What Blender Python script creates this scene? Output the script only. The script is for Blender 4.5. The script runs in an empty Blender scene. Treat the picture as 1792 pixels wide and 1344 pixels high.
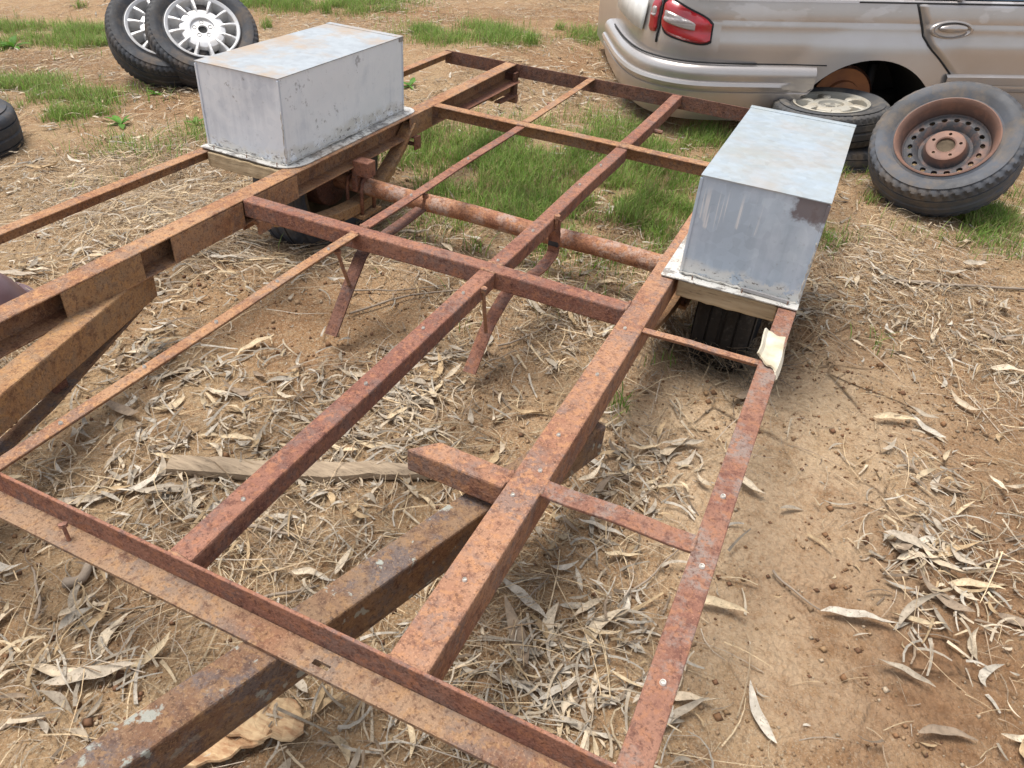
import bpy, bmesh, math, random
import numpy as np
from mathutils import Vector, Matrix

random.seed(7)
rng = np.random.default_rng(11)
S = bpy.context.scene
COL = S.collection
rad = math.radians

# ------------------------------------------------------------------ camera
H = 1.20                       # camera height (m)
U = 0.87                       # camera height above the chassis top plane
ZF = H - U                     # top plane of the chassis
FPX = 1327.63                  # focal length in photo pixels (1792 wide)
RM = np.array([[0.90567409, 0.30073124, -0.29885644],
               [0.41839184, -0.51993479, 0.74472551],
               [0.06857637, -0.79951769, -0.59671496]])
cam_d = bpy.data.cameras.new('camera')
cam_d.sensor_width = 36.0
cam_d.lens = 36.0 * FPX / 1792.0
cam_d.clip_start = 0.05
cam_d.clip_end = 1000
cam = bpy.data.objects.new('camera', cam_d)
COL.objects.link(cam)
cx, cy, cz = RM[:, 0], -RM[:, 1], -RM[:, 2]
cam.matrix_world = Matrix(((cx[0], cy[0], cz[0], 0), (cx[1], cy[1], cz[1], 0), (cx[2], cy[2], cz[2], H), (0, 0, 0, 1)))
S.camera = cam

# ------------------------------------------------------------------ world, sun, exposure
SUN_EL, SUN_ROT = 75, 262
w = bpy.data.worlds.new('World')
S.world = w
w.use_nodes = True
wn = w.node_tree
wn.nodes.clear()
sky = wn.nodes.new('ShaderNodeTexSky')
sky.sky_type = 'NISHITA'
sky.sun_disc = False
sky.sun_elevation = rad(SUN_EL)
sky.sun_rotation = rad(SUN_ROT)
sky.air_density = 1.0
sky.dust_density = 3.0
hs = wn.nodes.new('ShaderNodeHueSaturation')
hs.inputs['Saturation'].default_value = 0.38
bg = wn.nodes.new('ShaderNodeBackground')
bg.inputs['Strength'].default_value = 0.135
wo = wn.nodes.new('ShaderNodeOutputWorld')
wn.links.new(sky.outputs[0], hs.inputs['Color'])
wn.links.new(hs.outputs[0], bg.inputs['Color'])
wn.links.new(bg.outputs[0], wo.inputs['Surface'])
sd = bpy.data.lights.new('sun', 'SUN')
sd.energy = 2.3
sd.angle = rad(28)
sd.color = (1.0, 0.955, 0.89)
sun = bpy.data.objects.new('sun', sd)
COL.objects.link(sun)
sv = Vector((math.sin(rad(SUN_ROT)) * math.cos(rad(SUN_EL)), math.cos(rad(SUN_ROT)) * math.cos(rad(SUN_EL)), math.sin(rad(SUN_EL))))
sun.rotation_euler = sv.to_track_quat('Z', 'Y').to_euler()
sun.location = (3, -3, 6)
S.view_settings.view_transform = 'Standard'
S.view_settings.look = 'None'
S.view_settings.gamma = 1
S.view_settings.exposure = 0.82
S.view_settings.use_curve_mapping = False

# ------------------------------------------------------------------ photo pixel -> place
G0 = 0.04                      # level of the ground
def ray(x, y): return RM @ np.array([x - 896.0, y - 672.0, FPX])
def at(x, y, z=G0):
    d = ray(x, y); p = d * ((z - H) / d[2]); p[2] += H; return p
def onX(x, y, X):
    d = ray(x, y); p = d * (X / d[0]); p[2] += H; return p
def atdepth(x, y, D):
    p = ray(x, y) * (D / FPX); p[2] += H; return p

# ------------------------------------------------------------------ noise
_tab = rng.random((256, 256))
def vnoise(x, y):
    xi = np.floor(x).astype(int); yi = np.floor(y).astype(int)
    fx = x - xi; fy = y - yi
    fx = fx * fx * (3 - 2 * fx); fy = fy * fy * (3 - 2 * fy)
    a = _tab[xi & 255, yi & 255]; b = _tab[(xi + 1) & 255, yi & 255]
    c = _tab[xi & 255, (yi + 1) & 255]; d = _tab[(xi + 1) & 255, (yi + 1) & 255]
    return (a * (1 - fx) + b * fx) * (1 - fy) + (c * (1 - fx) + d * fx) * fy
def fbm(x, y, o=4):
    s = 0; a = .5; t = 0
    for i in range(o):
        s = s + a * vnoise(x * 2 ** i + 17.3 * i, y * 2 ** i + 9.1 * i); t += a; a *= .5
    return s / t
def blob(x, y, bx, by, r): return np.exp(-((x - bx) ** 2 + (y - by) ** 2) / (r * r))
def gh(x, y):
    x = np.asarray(x, float); y = np.asarray(y, float)
    near = np.exp(-np.maximum(0, np.hypot(x + 1, y - 2) - 6) / 3)
    z = G0 + .050 * (fbm(x * .9 + 40, y * .9 + 40, 3) - .5) + .022 * (fbm(x * 4 + 10, y * 4 + 3, 3) - .5) * near
    z = z + .012 * (fbm(x * 17 + 5, y * 17 + 8, 3) - .5) * near
    z = z - .055 * np.clip(-x - 1.9, 0, 3.5)
    z = z - .14 * blob(x, y, -.15, 2.06, .17)
    z = z - .10 * blob(x, y, -1.59, 2.03, .22)
    z = z - .05 * blob(x, y, .08, 4.05, .35)
    z = z + .030 * blob(x, y, .65, 1.5, .4) * fbm(x * 9, y * 9, 2)
    return z
def g1(x, y): return float(gh(np.array([x]), np.array([y]))[0])
def atg(px, py):
    z = G0
    for _ in range(6):
        q = at(px, py, z); z = .5 * z + .5 * g1(q[0], q[1])
    return q

# ------------------------------------------------------------------ materials
MATS = {}
class NT:
    def __init__(s, name):
        s.m = bpy.data.materials.new(name); s.m.use_nodes = True
        s.t = s.m.node_tree; s.t.nodes.clear()
        s.out = s.t.nodes.new('ShaderNodeOutputMaterial')
        s.b = s.t.nodes.new('ShaderNodeBsdfPrincipled')
        s.t.links.new(s.b.outputs[0], s.out.inputs[0])
        s.tc = s.t.nodes.new('ShaderNodeTexCoord')
        MATS[name] = s.m
    def lk(s, a, b): s.t.links.new(a, b)
    def noise(s, scale, detail=4, rough=.55, vec=None, dist=0):
        n = s.t.nodes.new('ShaderNodeTexNoise'); n.inputs['Scale'].default_value = scale
        n.inputs['Detail'].default_value = detail; n.inputs['Roughness'].default_value = rough
        n.inputs['Distortion'].default_value = dist
        s.lk(vec if vec is not None else s.tc.outputs['Object'], n.inputs['Vector']); return n.outputs['Fac']
    def mapped(s, scale=(1, 1, 1), loc=(0, 0, 0), rot=(0, 0, 0)):
        n = s.t.nodes.new('ShaderNodeMapping'); n.inputs['Scale'].default_value = scale
        n.inputs['Location'].default_value = loc; n.inputs['Rotation'].default_value = rot
        s.lk(s.tc.outputs['Object'], n.inputs['Vector']); return n.outputs[0]
    def voro(s, scale, feature='F1', vec=None, out='Distance'):
        n = s.t.nodes.new('ShaderNodeTexVoronoi'); n.inputs['Scale'].default_value = scale; n.feature = feature
        s.lk(vec if vec is not None else s.tc.outputs['Object'], n.inputs['Vector']); return n.outputs[out]
    def ramp(s, fac, stops):
        n = s.t.nodes.new('ShaderNodeValToRGB'); e = n.color_ramp.elements
        while len(e) < len(stops): e.new(.5)
        for k, (p, c) in enumerate(stops):
            e[k].position = p
            e[k].color = (c, c, c, 1) if not isinstance(c, (tuple, list)) else (*c, 1)
        s.lk(fac, n.inputs[0]); return n.outputs[0]
    def mix(s, fac, a, b, mode='MIX'):
        n = s.t.nodes.new('ShaderNodeMix'); n.data_type = 'RGBA'; n.blend_type = mode
        for v, k in ((fac, 0), (a, 6), (b, 7)):
            if isinstance(v, (int, float)): n.inputs[k].default_value = v if k == 0 else (v, v, v, 1)
            elif isinstance(v, (tuple, list)): n.inputs[k].default_value = (*v, 1)
            else: s.lk(v, n.inputs[k])
        return n.outputs[2]
    def math(s, op, a, b=0.0, clamp=False):
        n = s.t.nodes.new('ShaderNodeMath'); n.operation = op; n.use_clamp = clamp
        for v, k in ((a, 0), (b, 1)):
            if isinstance(v, (int, float)): n.inputs[k].default_value = v
            else: s.lk(v, n.inputs[k])
        return n.outputs[0]
    def sep(s):
        n = s.t.nodes.new('ShaderNodeSeparateXYZ'); s.lk(s.tc.outputs['Object'], n.inputs[0]); return n.outputs
    def attr(s, name='Col'):
        n = s.t.nodes.new('ShaderNodeAttribute'); n.attribute_name = name; return n.outputs['Color']
    def bump(s, h, strength=.4, dist=.01, prev=None):
        n = s.t.nodes.new('ShaderNodeBump'); n.inputs['Strength'].default_value = strength
        n.inputs['Distance'].default_value = dist; s.lk(h, n.inputs['Height'])
        if prev is not None: s.lk(prev, n.inputs['Normal'])
        return n.outputs[0]
    def fin(s, col=None, rough=.8, metal=0, normal=None, spec=.5):
        for v, k in ((col, 'Base Color'), (rough, 'Roughness'), (metal, 'Metallic'), (normal, 'Normal'), (spec, 'Specular IOR Level')):
            if v is None: continue
            if isinstance(v, (int, float)): s.b.inputs[k].default_value = v
            elif isinstance(v, (tuple, list)): s.b.inputs[k].default_value = (*v, 1)
            else: s.lk(v, s.b.inputs[k])
        return s.m

def rust(name, light, mid, dark, grey, g_amt=.5, off=0.0, paint=None):
    def dull(c, k=.08):
        l = .3 * c[0] + .59 * c[1] + .11 * c[2]; return tuple(x * (1 - k) + l * k for x in c)
    light, mid, dark, grey = dull(light), dull(mid), dull(dark), dull(grey)
    n = NT(name)
    v = n.mapped(loc=(off, off * 1.7, off * .6))
    a = n.noise(5, 4, .6, v); b = n.noise(45, 5, .65, v); c = n.noise(115, 4, .65, v); d = n.noise(300, 3, .6, v)
    col = n.mix(n.ramp(a, [(.42, 0.), (.60, 1.)]), light, mid)
    col = n.mix(n.math('MULTIPLY', n.ramp(n.noise(15, 7, .72, n.mapped(loc=(off + 3, 5, 1))), [(.48, 0.), (.58, 1.)]), g_amt), col, grey)
    col = n.mix(n.ramp(n.noise(70, 4, .6, n.mapped(loc=(off, 2, 7))), [(.53, 0.), (.60, .75)]), col, tuple(min(1, x * k) for x, k in zip(light, (1.12, 1.02, .85))))
    col = n.mix(n.ramp(b, [(.53, 0.), (.66, .75)]), col, dark)
    col = n.mix(n.ramp(n.noise(170, 4, .7, v), [(.52, 0.), (.66, .75)]), col, tuple(x * .62 for x in dark))
    col = n.mix(n.ramp(d, [(.56, 0.), (.66, .6)]), col, tuple(min(1, x * 1.35) for x in light))
    if paint:
        pm = n.math('MULTIPLY', n.ramp(n.noise(26, 5, .6, n.mapped(loc=(1, 8, off))), [(.60, 0.), (.63, 1.)]), n.ramp(n.noise(2.2, 2), [(.45, 0.), (.6, 1.)]))
        col = n.mix(pm, col, paint)
    h = n.math('ADD', n.math('MULTIPLY', c, .7), n.math('MULTIPLY', b, .9))
    h = n.math('ADD', h, n.math('MULTIPLY', d, .35))
    return n.fin(col, n.ramp(b, [(.3, .72), (.7, .95)]), 0, n.bump(h, .9, .005), .2)

rust('rust_rail', (.360, .190, .108), (.275, .122, .070), (.150, .068, .046), (.185, .138, .122), .65)
rust('rust_orange', (.370, .205, .105), (.285, .132, .063), (.155, .070, .042), (.180, .140, .118), .50, 4.2)
rust('rust_red', (.290, .135, .085), (.215, .088, .058), (.115, .048, .036), (.150, .106, .094), .60, 9.1)
rust('rust_tan', (.290, .180, .105), (.235, .112, .060), (.120, .056, .036), (.165, .128, .108), .65, 13.7)
rust('rust_brown', (.225, .140, .080), (.165, .084, .045), (.090, .050, .036), (.125, .100, .094), .85, 17.3, (.30, .31, .27))
rust('rust_outer', (.270, .132, .084), (.215, .092, .060), (.125, .055, .041), (.235, .195, .168), .75, 21.9)
rust('rust_dark', (.190, .092, .063), (.140, .064, .045), (.078, .038, .030), (.115, .092, .086), .5, 25.5)
rust('rust_spring', (.370, .215, .100), (.300, .150, .066), (.165, .080, .044), (.215, .165, .120), .45, 29.2)
rust('rust_axle', (.370, .185, .100), (.280, .120, .064), (.160, .066, .042), (.46, .40, .36), .45, 33.0)

def flat(name, col, rough=.6, metal=0, var=.0, vs=30, spec=.5, bump=0, bs=80):
    n = NT(name)
    c = col
    if var: c = n.mix(n.ramp(n.noise(vs, 5, .6), [(.3, 0.), (.7, 1.)]), tuple(x * (1 - var) for x in col), tuple(min(1, x * (1 + var)) for x in col))
    nm = n.bump(n.noise(bs, 4), bump, .004) if bump else None
    return n.fin(c, rough, metal, nm, spec)
flat('black', (.012, .012, .012), .8)
flat('black_gap', (.01, .01, .011), .7)
flat('screw', (.58, .55, .50), .45, .2, .3, 200)
flat('nail', (.22, .12, .08), .7, .2, .3)
flat('sealant', (.44, .42, .38), .85, 0, .35, 60, .3, .8, 120)
flat('rubber_strip', (.03, .032, .036), .7, 0, .4, 60)
flat('maroon', (.095, .050, .055), .38, 0, .25, 9)
flat('glass', (.035, .075, .12), .08, 0, .15, 3, .8)
flat('plate_white', (.6, .6, .58), .4, 0, .15, 12)
flat('trim_grey', (.33, .32, .32), .45, .3, .15, 9)
flat('hub_dirt', (.10, .075, .05), .95, 0, .5, 14, .2, .6)

def wood(name, a, b, axis, sc=1.0):
    n = NT(name)
    s = [60 * sc, 60 * sc, 60 * sc]; s[axis] = 4 * sc
    v = n.mapped(tuple(s)); g = n.noise(1, 5, .6, v, .6); f = n.noise(3.2, 4, .7, v)
    c = n.mix(n.ramp(g, [(.3, 0.), (.7, 1.)]), a, b)
    c = n.mix(n.ramp(f, [(.56, 0.), (.7, .7)]), c, tuple(x * .35 for x in a))
    return n.fin(c, .9, 0, n.bump(n.math('ADD', g, f), .7, .004), .2)
wood('timber', (.30, .22, .13), (.50, .39, .25), 0)
wood('old_slat', (.23, .175, .12), (.40, .31, .215), 0, 1.4)

# sheet metal: painted zinc, peeling near its lower edge (stains with a shape of their own)
def zinc(name, paint, bare, lo, hi, rusty=0.0, scuff=.5, off=0.0, patch=False):
    n = NT(name)
    x, y, z = n.sep()
    v = n.mapped(loc=(off, off * .3, off * .7))
    big = n.noise(5.5, 5, .6, v); fine = n.noise(60, 5, .65, v)
    streak = n.noise(1, 4, .6, n.mapped((34, 34, 1.6), (off, 0, 0)))
    m = n.math('ADD', n.math('MULTIPLY', big, .75), n.math('MULTIPLY', streak, .35))
    col = n.mix(n.ramp(m, [(lo, 0.), (hi, 1.)]), paint, bare)
    col = n.mix(.10, col, n.ramp(n.voro(45, 'F1', v, 'Color'), [(.2, .2), (.8, .8)]), 'OVERLAY')
    col = n.mix(n.math('MULTIPLY', n.ramp(fine, [(.62, 0.), (.68, 1.)]), scuff * .35), col, tuple(c * .45 for c in bare))
    col = n.mix(n.math('MULTIPLY', n.ramp(n.noise(11, 6, .75, n.mapped(loc=(off + 7, 2, 3))), [(.63, 0.), (.66, 1.)]), scuff), col, (.20, .19, .20))
    edge = n.ramp(n.math('ADD', z, n.math('MULTIPLY', n.math('SUBTRACT', n.noise(9, 3, .6, v), .5), .10)), [(.030, 1.), (.050, 0.)])
    pe = n.math('MULTIPLY', edge, n.ramp(n.noise(24, 5, .7, v), [(.42, 0.), (.48, 1.)]))
    col = n.mix(n.math('MULTIPLY', pe, .8), col, (.62, .61, .57))
    crack = n.math('MULTIPLY', edge, n.ramp(n.noise(48, 4, .8, n.mapped((1, 1, 1.8), (off, 1, 1))), [(.57, 0.), (.61, 1.)]))
    col = n.mix(n.math('MULTIPLY', crack, .8), col, (.12, .10, .09))
    if patch:
        pm = n.math('MULTIPLY', n.ramp(n.math('ADD', x, n.math('MULTIPLY', n.noise(16, 4, .7, v), .10)), [(.115, 0.), (.125, 1.)]), n.ramp(n.math('ADD', z, n.math('MULTIPLY', n.noise(22, 4, .7, n.mapped(loc=(3, 3, 3))), .07)), [(.235, 0.), (.245, 1.)]))
        col = n.mix(n.math('MULTIPLY', pm, .85), col, (.115, .085, .085))
        dr = n.math('MULTIPLY', n.math('MULTIPLY', n.ramp(n.noise(1, 2, .5, n.mapped((150, 150, 2.5))), [(.56, 0.), (.62, 1.)]), n.ramp(n.math('ADD', z, n.math('MULTIPLY', n.noise(30, 2), .12)), [(.20, 0.), (.215, 1.)])), n.math('MULTIPLY', n.ramp(x, [(-.0, 1.), (.03, 0.)]), n.ramp(z, [(.20, 1.), (.235, 0.)])))
        col = n.mix(n.math('MULTIPLY', dr, .8), col, (.62, .63, .64))
    if rusty: col = n.mix(n.math('MULTIPLY', n.ramp(n.noise(4.5, 5, .7, n.mapped(loc=(off + 1, 4, 0))), [(.47, 0.), (.62, 1.)]), rusty), col, (.36, .25, .15))
    return n.fin(col, n.ramp(big, [(.3, .38), (.7, .6)]), .12, n.bump(n.math('ADD', n.noise(7, 2), n.math('MULTIPLY', fine, .15)), .25, .006), .5)
zinc('zinc_front', (.63, .67, .72), (.49, .53, .59), .50, .66, 0, .7, 2.0)
zinc('zinc_white', (.80, .83, .86), (.64, .68, .73), .60, .74, 0, .55, 6.0)
zinc('zinc_grey', (.48, .55, .63), (.36, .43, .51), .45, .62, 0, .55, 11.0, True)
zinc('zinc_top', (.33, .36, .38), (.28, .30, .32), .45, .66, .75, .25, 15.0)
zinc('zinc_top_clean', (.33, .38, .42), (.29, .31, .305), .42, .66, .30, .22, 19.0)
zinc('zinc_flange', (.30, .29, .275), (.20, .19, .18), .42, .66, .3, .7, 23.0)

def paint_car():
    n = NT('car_paint')
    x, y, z = n.sep()
    f = n.noise(4, 5, .6, n.mapped((.6, .6, 1.6)))
    peel = n.math('MULTIPLY', n.ramp(f, [(.53, 0.), (.56, 1.)]), n.ramp(n.math('ADD', z, n.math('MULTIPLY', n.noise(2.2, 2, .5, n.mapped(loc=(3, 1, 2))), .3)), [(.60, 0.), (.70, .8)]))
    dust = n.ramp(n.noise(3.5, 6, .65), [(.35, 0.), (.75, .4)])
    col = n.mix(peel, (.455, .428, .412), (.58, .57, .57))
    col = n.mix(dust, col, (.36, .29, .23))
    fl = n.noise(700, 2)
    n.b.inputs['Coat Weight'].default_value = .35
    n.b.inputs['Coat Roughness'].default_value = .16
    return n.fin(col, n.mix(peel, .28, .45), .55, n.bump(fl, .03, .001), .5)
paint_car()

def mk_tyre(name, tread=(.030, .030, .032), dirt=(.17, .13, .095), amt=.5, off=0, blue=(.040, .045, .055)):
    n = NT(name)
    a = n.noise(9, 6, .7, n.mapped(loc=(off, off, 0))); b = n.noise(55, 4, .6)
    col = n.mix(n.ramp(n.noise(4, 3, .5, n.mapped(loc=(off, 1, 0))), [(.35, 0.), (.65, 1.)]), tread, blue)
    col = n.mix(n.math('MULTIPLY', n.ramp(a, [(.48, 0.), (.68, 1.)]), amt), col, dirt)
    col = n.mix(n.math('MULTIPLY', n.ramp(b, [(.55, 0.), (.75, 1.)]), .35), col, (.11, .10, .09))
    return n.fin(col, n.ramp(a, [(.4, .62), (.65, .95)]), 0, n.bump(b, .25, .003), .4)
mk_tyre('tyre_rubber', amt=.55)
mk_tyre('tyre_dusty', (.055, .052, .05), (.20, .17, .13), .8, 5, (.06, .062, .066))
mk_tyre('tyre_worn', (.055, .056, .060), (.20, .155, .11), .6, 9, (.085, .095, .115))
mk_tyre('tyre_shaded', (.007, .006, .006), (.030, .022, .015), .6, 3, (.009, .008, .008))  # right chassis tyre: the shade under its wheel box is put into the colour

def alloy(name, base, dirt, amt, rough=.38):
    n = NT(name)
    a = n.noise(14, 5, .65); b = n.noise(60, 4)
    col = n.mix(n.math('MULTIPLY', n.ramp(a, [(.45, 0.), (.7, 1.)]), amt), base, dirt)
    return n.fin(col, n.ramp(b, [(.3, rough - .08), (.7, rough + .15)]), .25, None, .5)
alloy('alloy_silver', (.58, .58, .585), (.36, .29, .20), .35)
alloy('alloy_dirty', (.38, .36, .31), (.36, .30, .21), .8, .55)
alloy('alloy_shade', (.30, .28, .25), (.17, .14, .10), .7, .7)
def steelrim():
    n = NT('steel_rim')
    a = n.noise(12, 6, .7); b = n.noise(90, 4)
    xyz = n.t.nodes.new('ShaderNodeVectorMath'); xyz.operation = 'LENGTH'
    mp = n.mapped((1, 1, 0)); n.lk(mp, xyz.inputs[0]); r = xyz.outputs['Value']
    rustm = n.math('ADD', n.ramp(a, [(.5, 0.), (.7, .8)]), n.math('ADD', n.ramp(r, [(.150, 0.), (.166, .8)]), n.ramp(r, [(.070, .8), (.082, 0.)])), True)
    col = n.mix(rustm, (.050, .050, .055), (.215, .118, .085))
    col = n.mix(n.math('MULTIPLY', n.ramp(b, [(.55, 0.), (.7, 1.)]), .4), col, (.17, .12, .085))
    return n.fin(col, .62, .15, n.bump(b, .3, .002), .4)
steelrim()
def light_mat():
    n = NT('lamp_red')
    b = n.noise(30, 3)
    n.b.inputs['Coat Weight'].default_value = .6
    n.fin(n.mix(n.ramp(b, [(.3, 0.), (.7, .5)]), (.40, .012, .020), (.26, .010, .015)), .28, 0, None, .6)
    n = NT('lamp_clear')
    n.b.inputs['Coat Weight'].default_value = .5
    st = n.noise(1, 2, .5, n.mapped((6, 6, 140)))
    n.fin(n.mix(n.ramp(st, [(.4, 0.), (.6, 1.)]), (.30, .265, .255), (.42, .385, .37)), .3, 0, None, .6)
light_mat()
def disc_mat():
    n = NT('brake_disc'); a = n.noise(18, 5)
    n.fin(n.mix(n.ramp(a, [(.35, 0.), (.7, 1.)]), (.33, .13, .05), (.22, .09, .045)), .6, .2, None, .4)
disc_mat()

def ground_mat():
    n = NT('soil')
    a = n.noise(.9, 5, .6); b = n.noise(5, 6, .65); c = n.noise(34, 6, .7); d = n.noise(150, 4, .7)
    col = n.mix(n.ramp(a, [(.40, 0.), (.62, 1.)]), (.385, .230, .115), (.465, .320, .180))
    col = n.mix(n.ramp(b, [(.42, 0.), (.66, .85)]), col, (.315, .175, .088))
    col = n.mix(n.ramp(c, [(.50, 0.), (.62, .65)]), col, (.44, .31, .185))
    col = n.mix(n.ramp(n.noise(75, 5, .75, n.mapped(loc=(1, 9, 0))), [(.53, 0.), (.62, .55)]), col, (.235, .135, .068))
    col = n.mix(n.ramp(d, [(.55, 0.), (.64, .6)]), col, (.15, .085, .045))
    col = n.mix(n.ramp(n.noise(260, 3, .6, n.mapped(loc=(7, 3, 0))), [(.56, 0.), (.63, .75)]), col, (.55, .44, .31))
    col = n.mix(n.ramp(n.noise(95, 3, .6, n.mapped(loc=(4, 4, 0))), [(.61, 0.), (.68, .75)]), col, (.50, .42, .31))
    # pale mineral crust and darker reddish soil: per-vertex masks
    at_ = n.t.nodes.new('ShaderNodeAttribute'); at_.attribute_name = 'Mask'
    sp = n.t.nodes.new('ShaderNodeSeparateColor'); n.lk(at_.outputs['Color'], sp.inputs[0])
    pale = n.math('MULTIPLY', sp.outputs[0], n.ramp(n.noise(11, 6, .7, n.mapped(loc=(9, 0, 0))), [(.34, 0.), (.52, 1.)]))
    pale = n.math('MULTIPLY', pale, n.ramp(n.noise(70, 4, .7), [(.36, .35), (.54, 1.)]))
    col = n.mix(n.math('MULTIPLY', pale, .85), col, (.60, .445, .29))
    red = n.math('MULTIPLY', sp.outputs[1], n.ramp(b, [(.3, .4), (.6, 1.)]))
    col = n.mix(n.math('MULTIPLY', red, .8), col, n.mix(n.ramp(c, [(.4, 0.), (.65, 1.)]), (.15, .072, .034), (.26, .135, .066)))
    strawm = n.math('MULTIPLY', sp.outputs[2], n.ramp(n.noise(26, 6, .75, n.mapped((1, 1, 1), (2, 7, 0))), [(.36, 0.), (.60, 1.)]))
    col = n.mix(n.math('MULTIPLY', strawm, .42), col, n.mix(n.ramp(d, [(.42, 0.), (.6, 1.)]), (.22, .155, .095), (.44, .34, .21)))
    vc = n.voro(2.6, 'DISTANCE_TO_EDGE', n.mix(.12, n.tc.outputs['Object'], n.t.nodes[-1].outputs[0] if False else n.tc.outputs['Object']))
    cr = n.math('MULTIPLY', n.ramp(vc, [(.0, 1.), (.012, 0.)]), n.math('MULTIPLY', sp.outputs[0], n.ramp(n.noise(3, 3), [(.5, 0.), (.6, 1.)])))
    col = n.mix(n.math('MULTIPLY', cr, .7), col, (.07, .04, .022))
    h = n.math('ADD', n.math('MULTIPLY', c, 1.0), n.math('MULTIPLY', d, .7))
    h = n.math('ADD', h, n.math('MULTIPLY', n.voro(85), -.6))
    h = n.math('SUBTRACT', h, n.math('MULTIPLY', cr, 1.2))
    return n.fin(col, .95, 0, n.bump(h, 1.0, .018), .1)
ground_mat()
def litter_mat(name, tr=.15, rough=.75):
    n = NT(name)
    c = n.attr(); v = n.noise(60, 4, .6)
    col = n.mix(1.0, c, n.ramp(v, [(.30, .62), (.68, 1.15)]), 'MULTIPLY')
    if name == 'litter': col = n.mix(n.ramp(n.noise(210, 3, .6), [(.57, 0.), (.66, .6)]), col, (.14, .10, .07))
    n.fin(col, rough, 0, None, .25)
    if tr:
        t = n.t.nodes.new('ShaderNodeBsdfTranslucent'); n.lk(col, t.inputs['Color'])
        ms = n.t.nodes.new('ShaderNodeMixShader'); ms.inputs[0].default_value = tr
        n.lk(n.b.outputs[0], ms.inputs[1]); n.lk(t.outputs[0], ms.inputs[2]); n.lk(ms.outputs[0], n.out.inputs[0])
litter_mat('litter', .12)
litter_mat('green', .38, .55)

# ------------------------------------------------------------------ object helpers
def fast_mesh(name, v, f, cols=None, smooth=False, attr='Col'):
    v = np.asarray(v, np.float32); f = np.asarray(f, np.int32)
    me = bpy.data.meshes.new(name)
    me.vertices.add(len(v)); me.vertices.foreach_set('co', v.ravel())
    k = f.shape[1]
    me.loops.add(f.size); me.loops.foreach_set('vertex_index', f.ravel())
    me.polygons.add(len(f)); me.polygons.foreach_set('loop_start', np.arange(0, f.size, k, dtype=np.int32))
    me.polygons.foreach_set('loop_total', np.full(len(f), k, np.int32))
    if smooth: me.polygons.foreach_set('use_smooth', np.ones(len(f), bool))
    me.update(calc_edges=True)
    if cols is not None:
        a = me.color_attributes.new(attr, 'FLOAT_COLOR', 'POINT')
        c = np.ones((len(v), 4), np.float32); c[:, :3] = cols
        a.data.foreach_set('color', c.ravel())
    return me
def add(name, me, mat=None, parent=None, smooth=False):
    if mat and not me.materials: me.materials.append(MATS[mat])
    o = bpy.data.objects.new(name, me); COL.objects.link(o)
    if parent is not None: o.parent = parent
    if smooth:
        me.polygons.foreach_set('use_smooth', np.ones(len(me.polygons), bool))
    return o
def tag(o, label, cat, group=None):
    o['label'] = label; o['category'] = cat
    if group: o['group'] = group
    return o
def thing(name, loc, label, cat, group=None, rot=None):
    o = bpy.data.objects.new(name, None); o.empty_display_size = .1; COL.objects.link(o)
    if rot is not None: o.matrix_world = Matrix.Translation(loc) @ rot.to_4x4()
    else: o.location = loc
    return tag(o, label, cat, group)
def base_of(p):
    b = Vector((0, 0, 0))
    while p is not None: b += p.location; p = p.parent
    return b
def bm_obj(name, bm, mat, parent=None, bevel=0, smooth=False, segs=2):
    """world-space bmesh -> object under an unrotated parent"""
    b = base_of(parent)
    bmesh.ops.recalc_face_normals(bm, faces=bm.faces)
    if b.length: bmesh.ops.translate(bm, vec=-b, verts=bm.verts)
    me = bpy.data.meshes.new(name); bm.to_mesh(me); bm.free()
    o = add(name, me, mat, parent)
    if bevel:
        m = o.modifiers.new('bevel', 'BEVEL'); m.width = bevel; m.segments = segs; m.limit_method = 'ANGLE'; m.angle_limit = rad(40)
        m.harden_normals = False
    if smooth: me.polygons.foreach_set('use_smooth', np.ones(len(me.polygons), bool))
    return o
def box(bm, lo, hi):
    vs = [bm.verts.new((x, y, z)) for x in (lo[0], hi[0]) for y in (lo[1], hi[1]) for z in (lo[2], hi[2])]
    for q in ((0, 1, 3, 2), (4, 6, 7, 5), (0, 4, 5, 1), (2, 3, 7, 6), (0, 2, 6, 4), (1, 5, 7, 3)):
        bm.faces.new([vs[i] for i in q])
def prism(bm, prof, p0, p1, nseg=1, wob=0.0, up=(0, 0, 1)):
    """extrude a closed (side, up) profile from p0 to p1; a little waviness along the length"""
    p0, p1 = Vector(p0), Vector(p1); d = (p1 - p0).normalized(); up = Vector(up)
    s = d.cross(up).normalized(); t = s.cross(d).normalized()
    rings = []
    ph = random.random() * 9
    for k in range(nseg + 1):
        u = k / nseg; c = p0.lerp(p1, u)
        if wob: c = c + s * (wob * math.sin(u * 7 + ph)) + t * (wob * .7 * math.sin(u * 11 + ph * 2))
        rings.append([bm.verts.new(c + s * a + t * b) for a, b in prof])
    n = len(prof)
    for k in range(nseg):
        for i in range(n):
            bm.faces.new((rings[k][i], rings[k][(i + 1) % n], rings[k + 1][(i + 1) % n], rings[k + 1][i]))
    bm.faces.new(rings[0]); bm.faces.new(list(reversed(rings[-1])))
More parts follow.
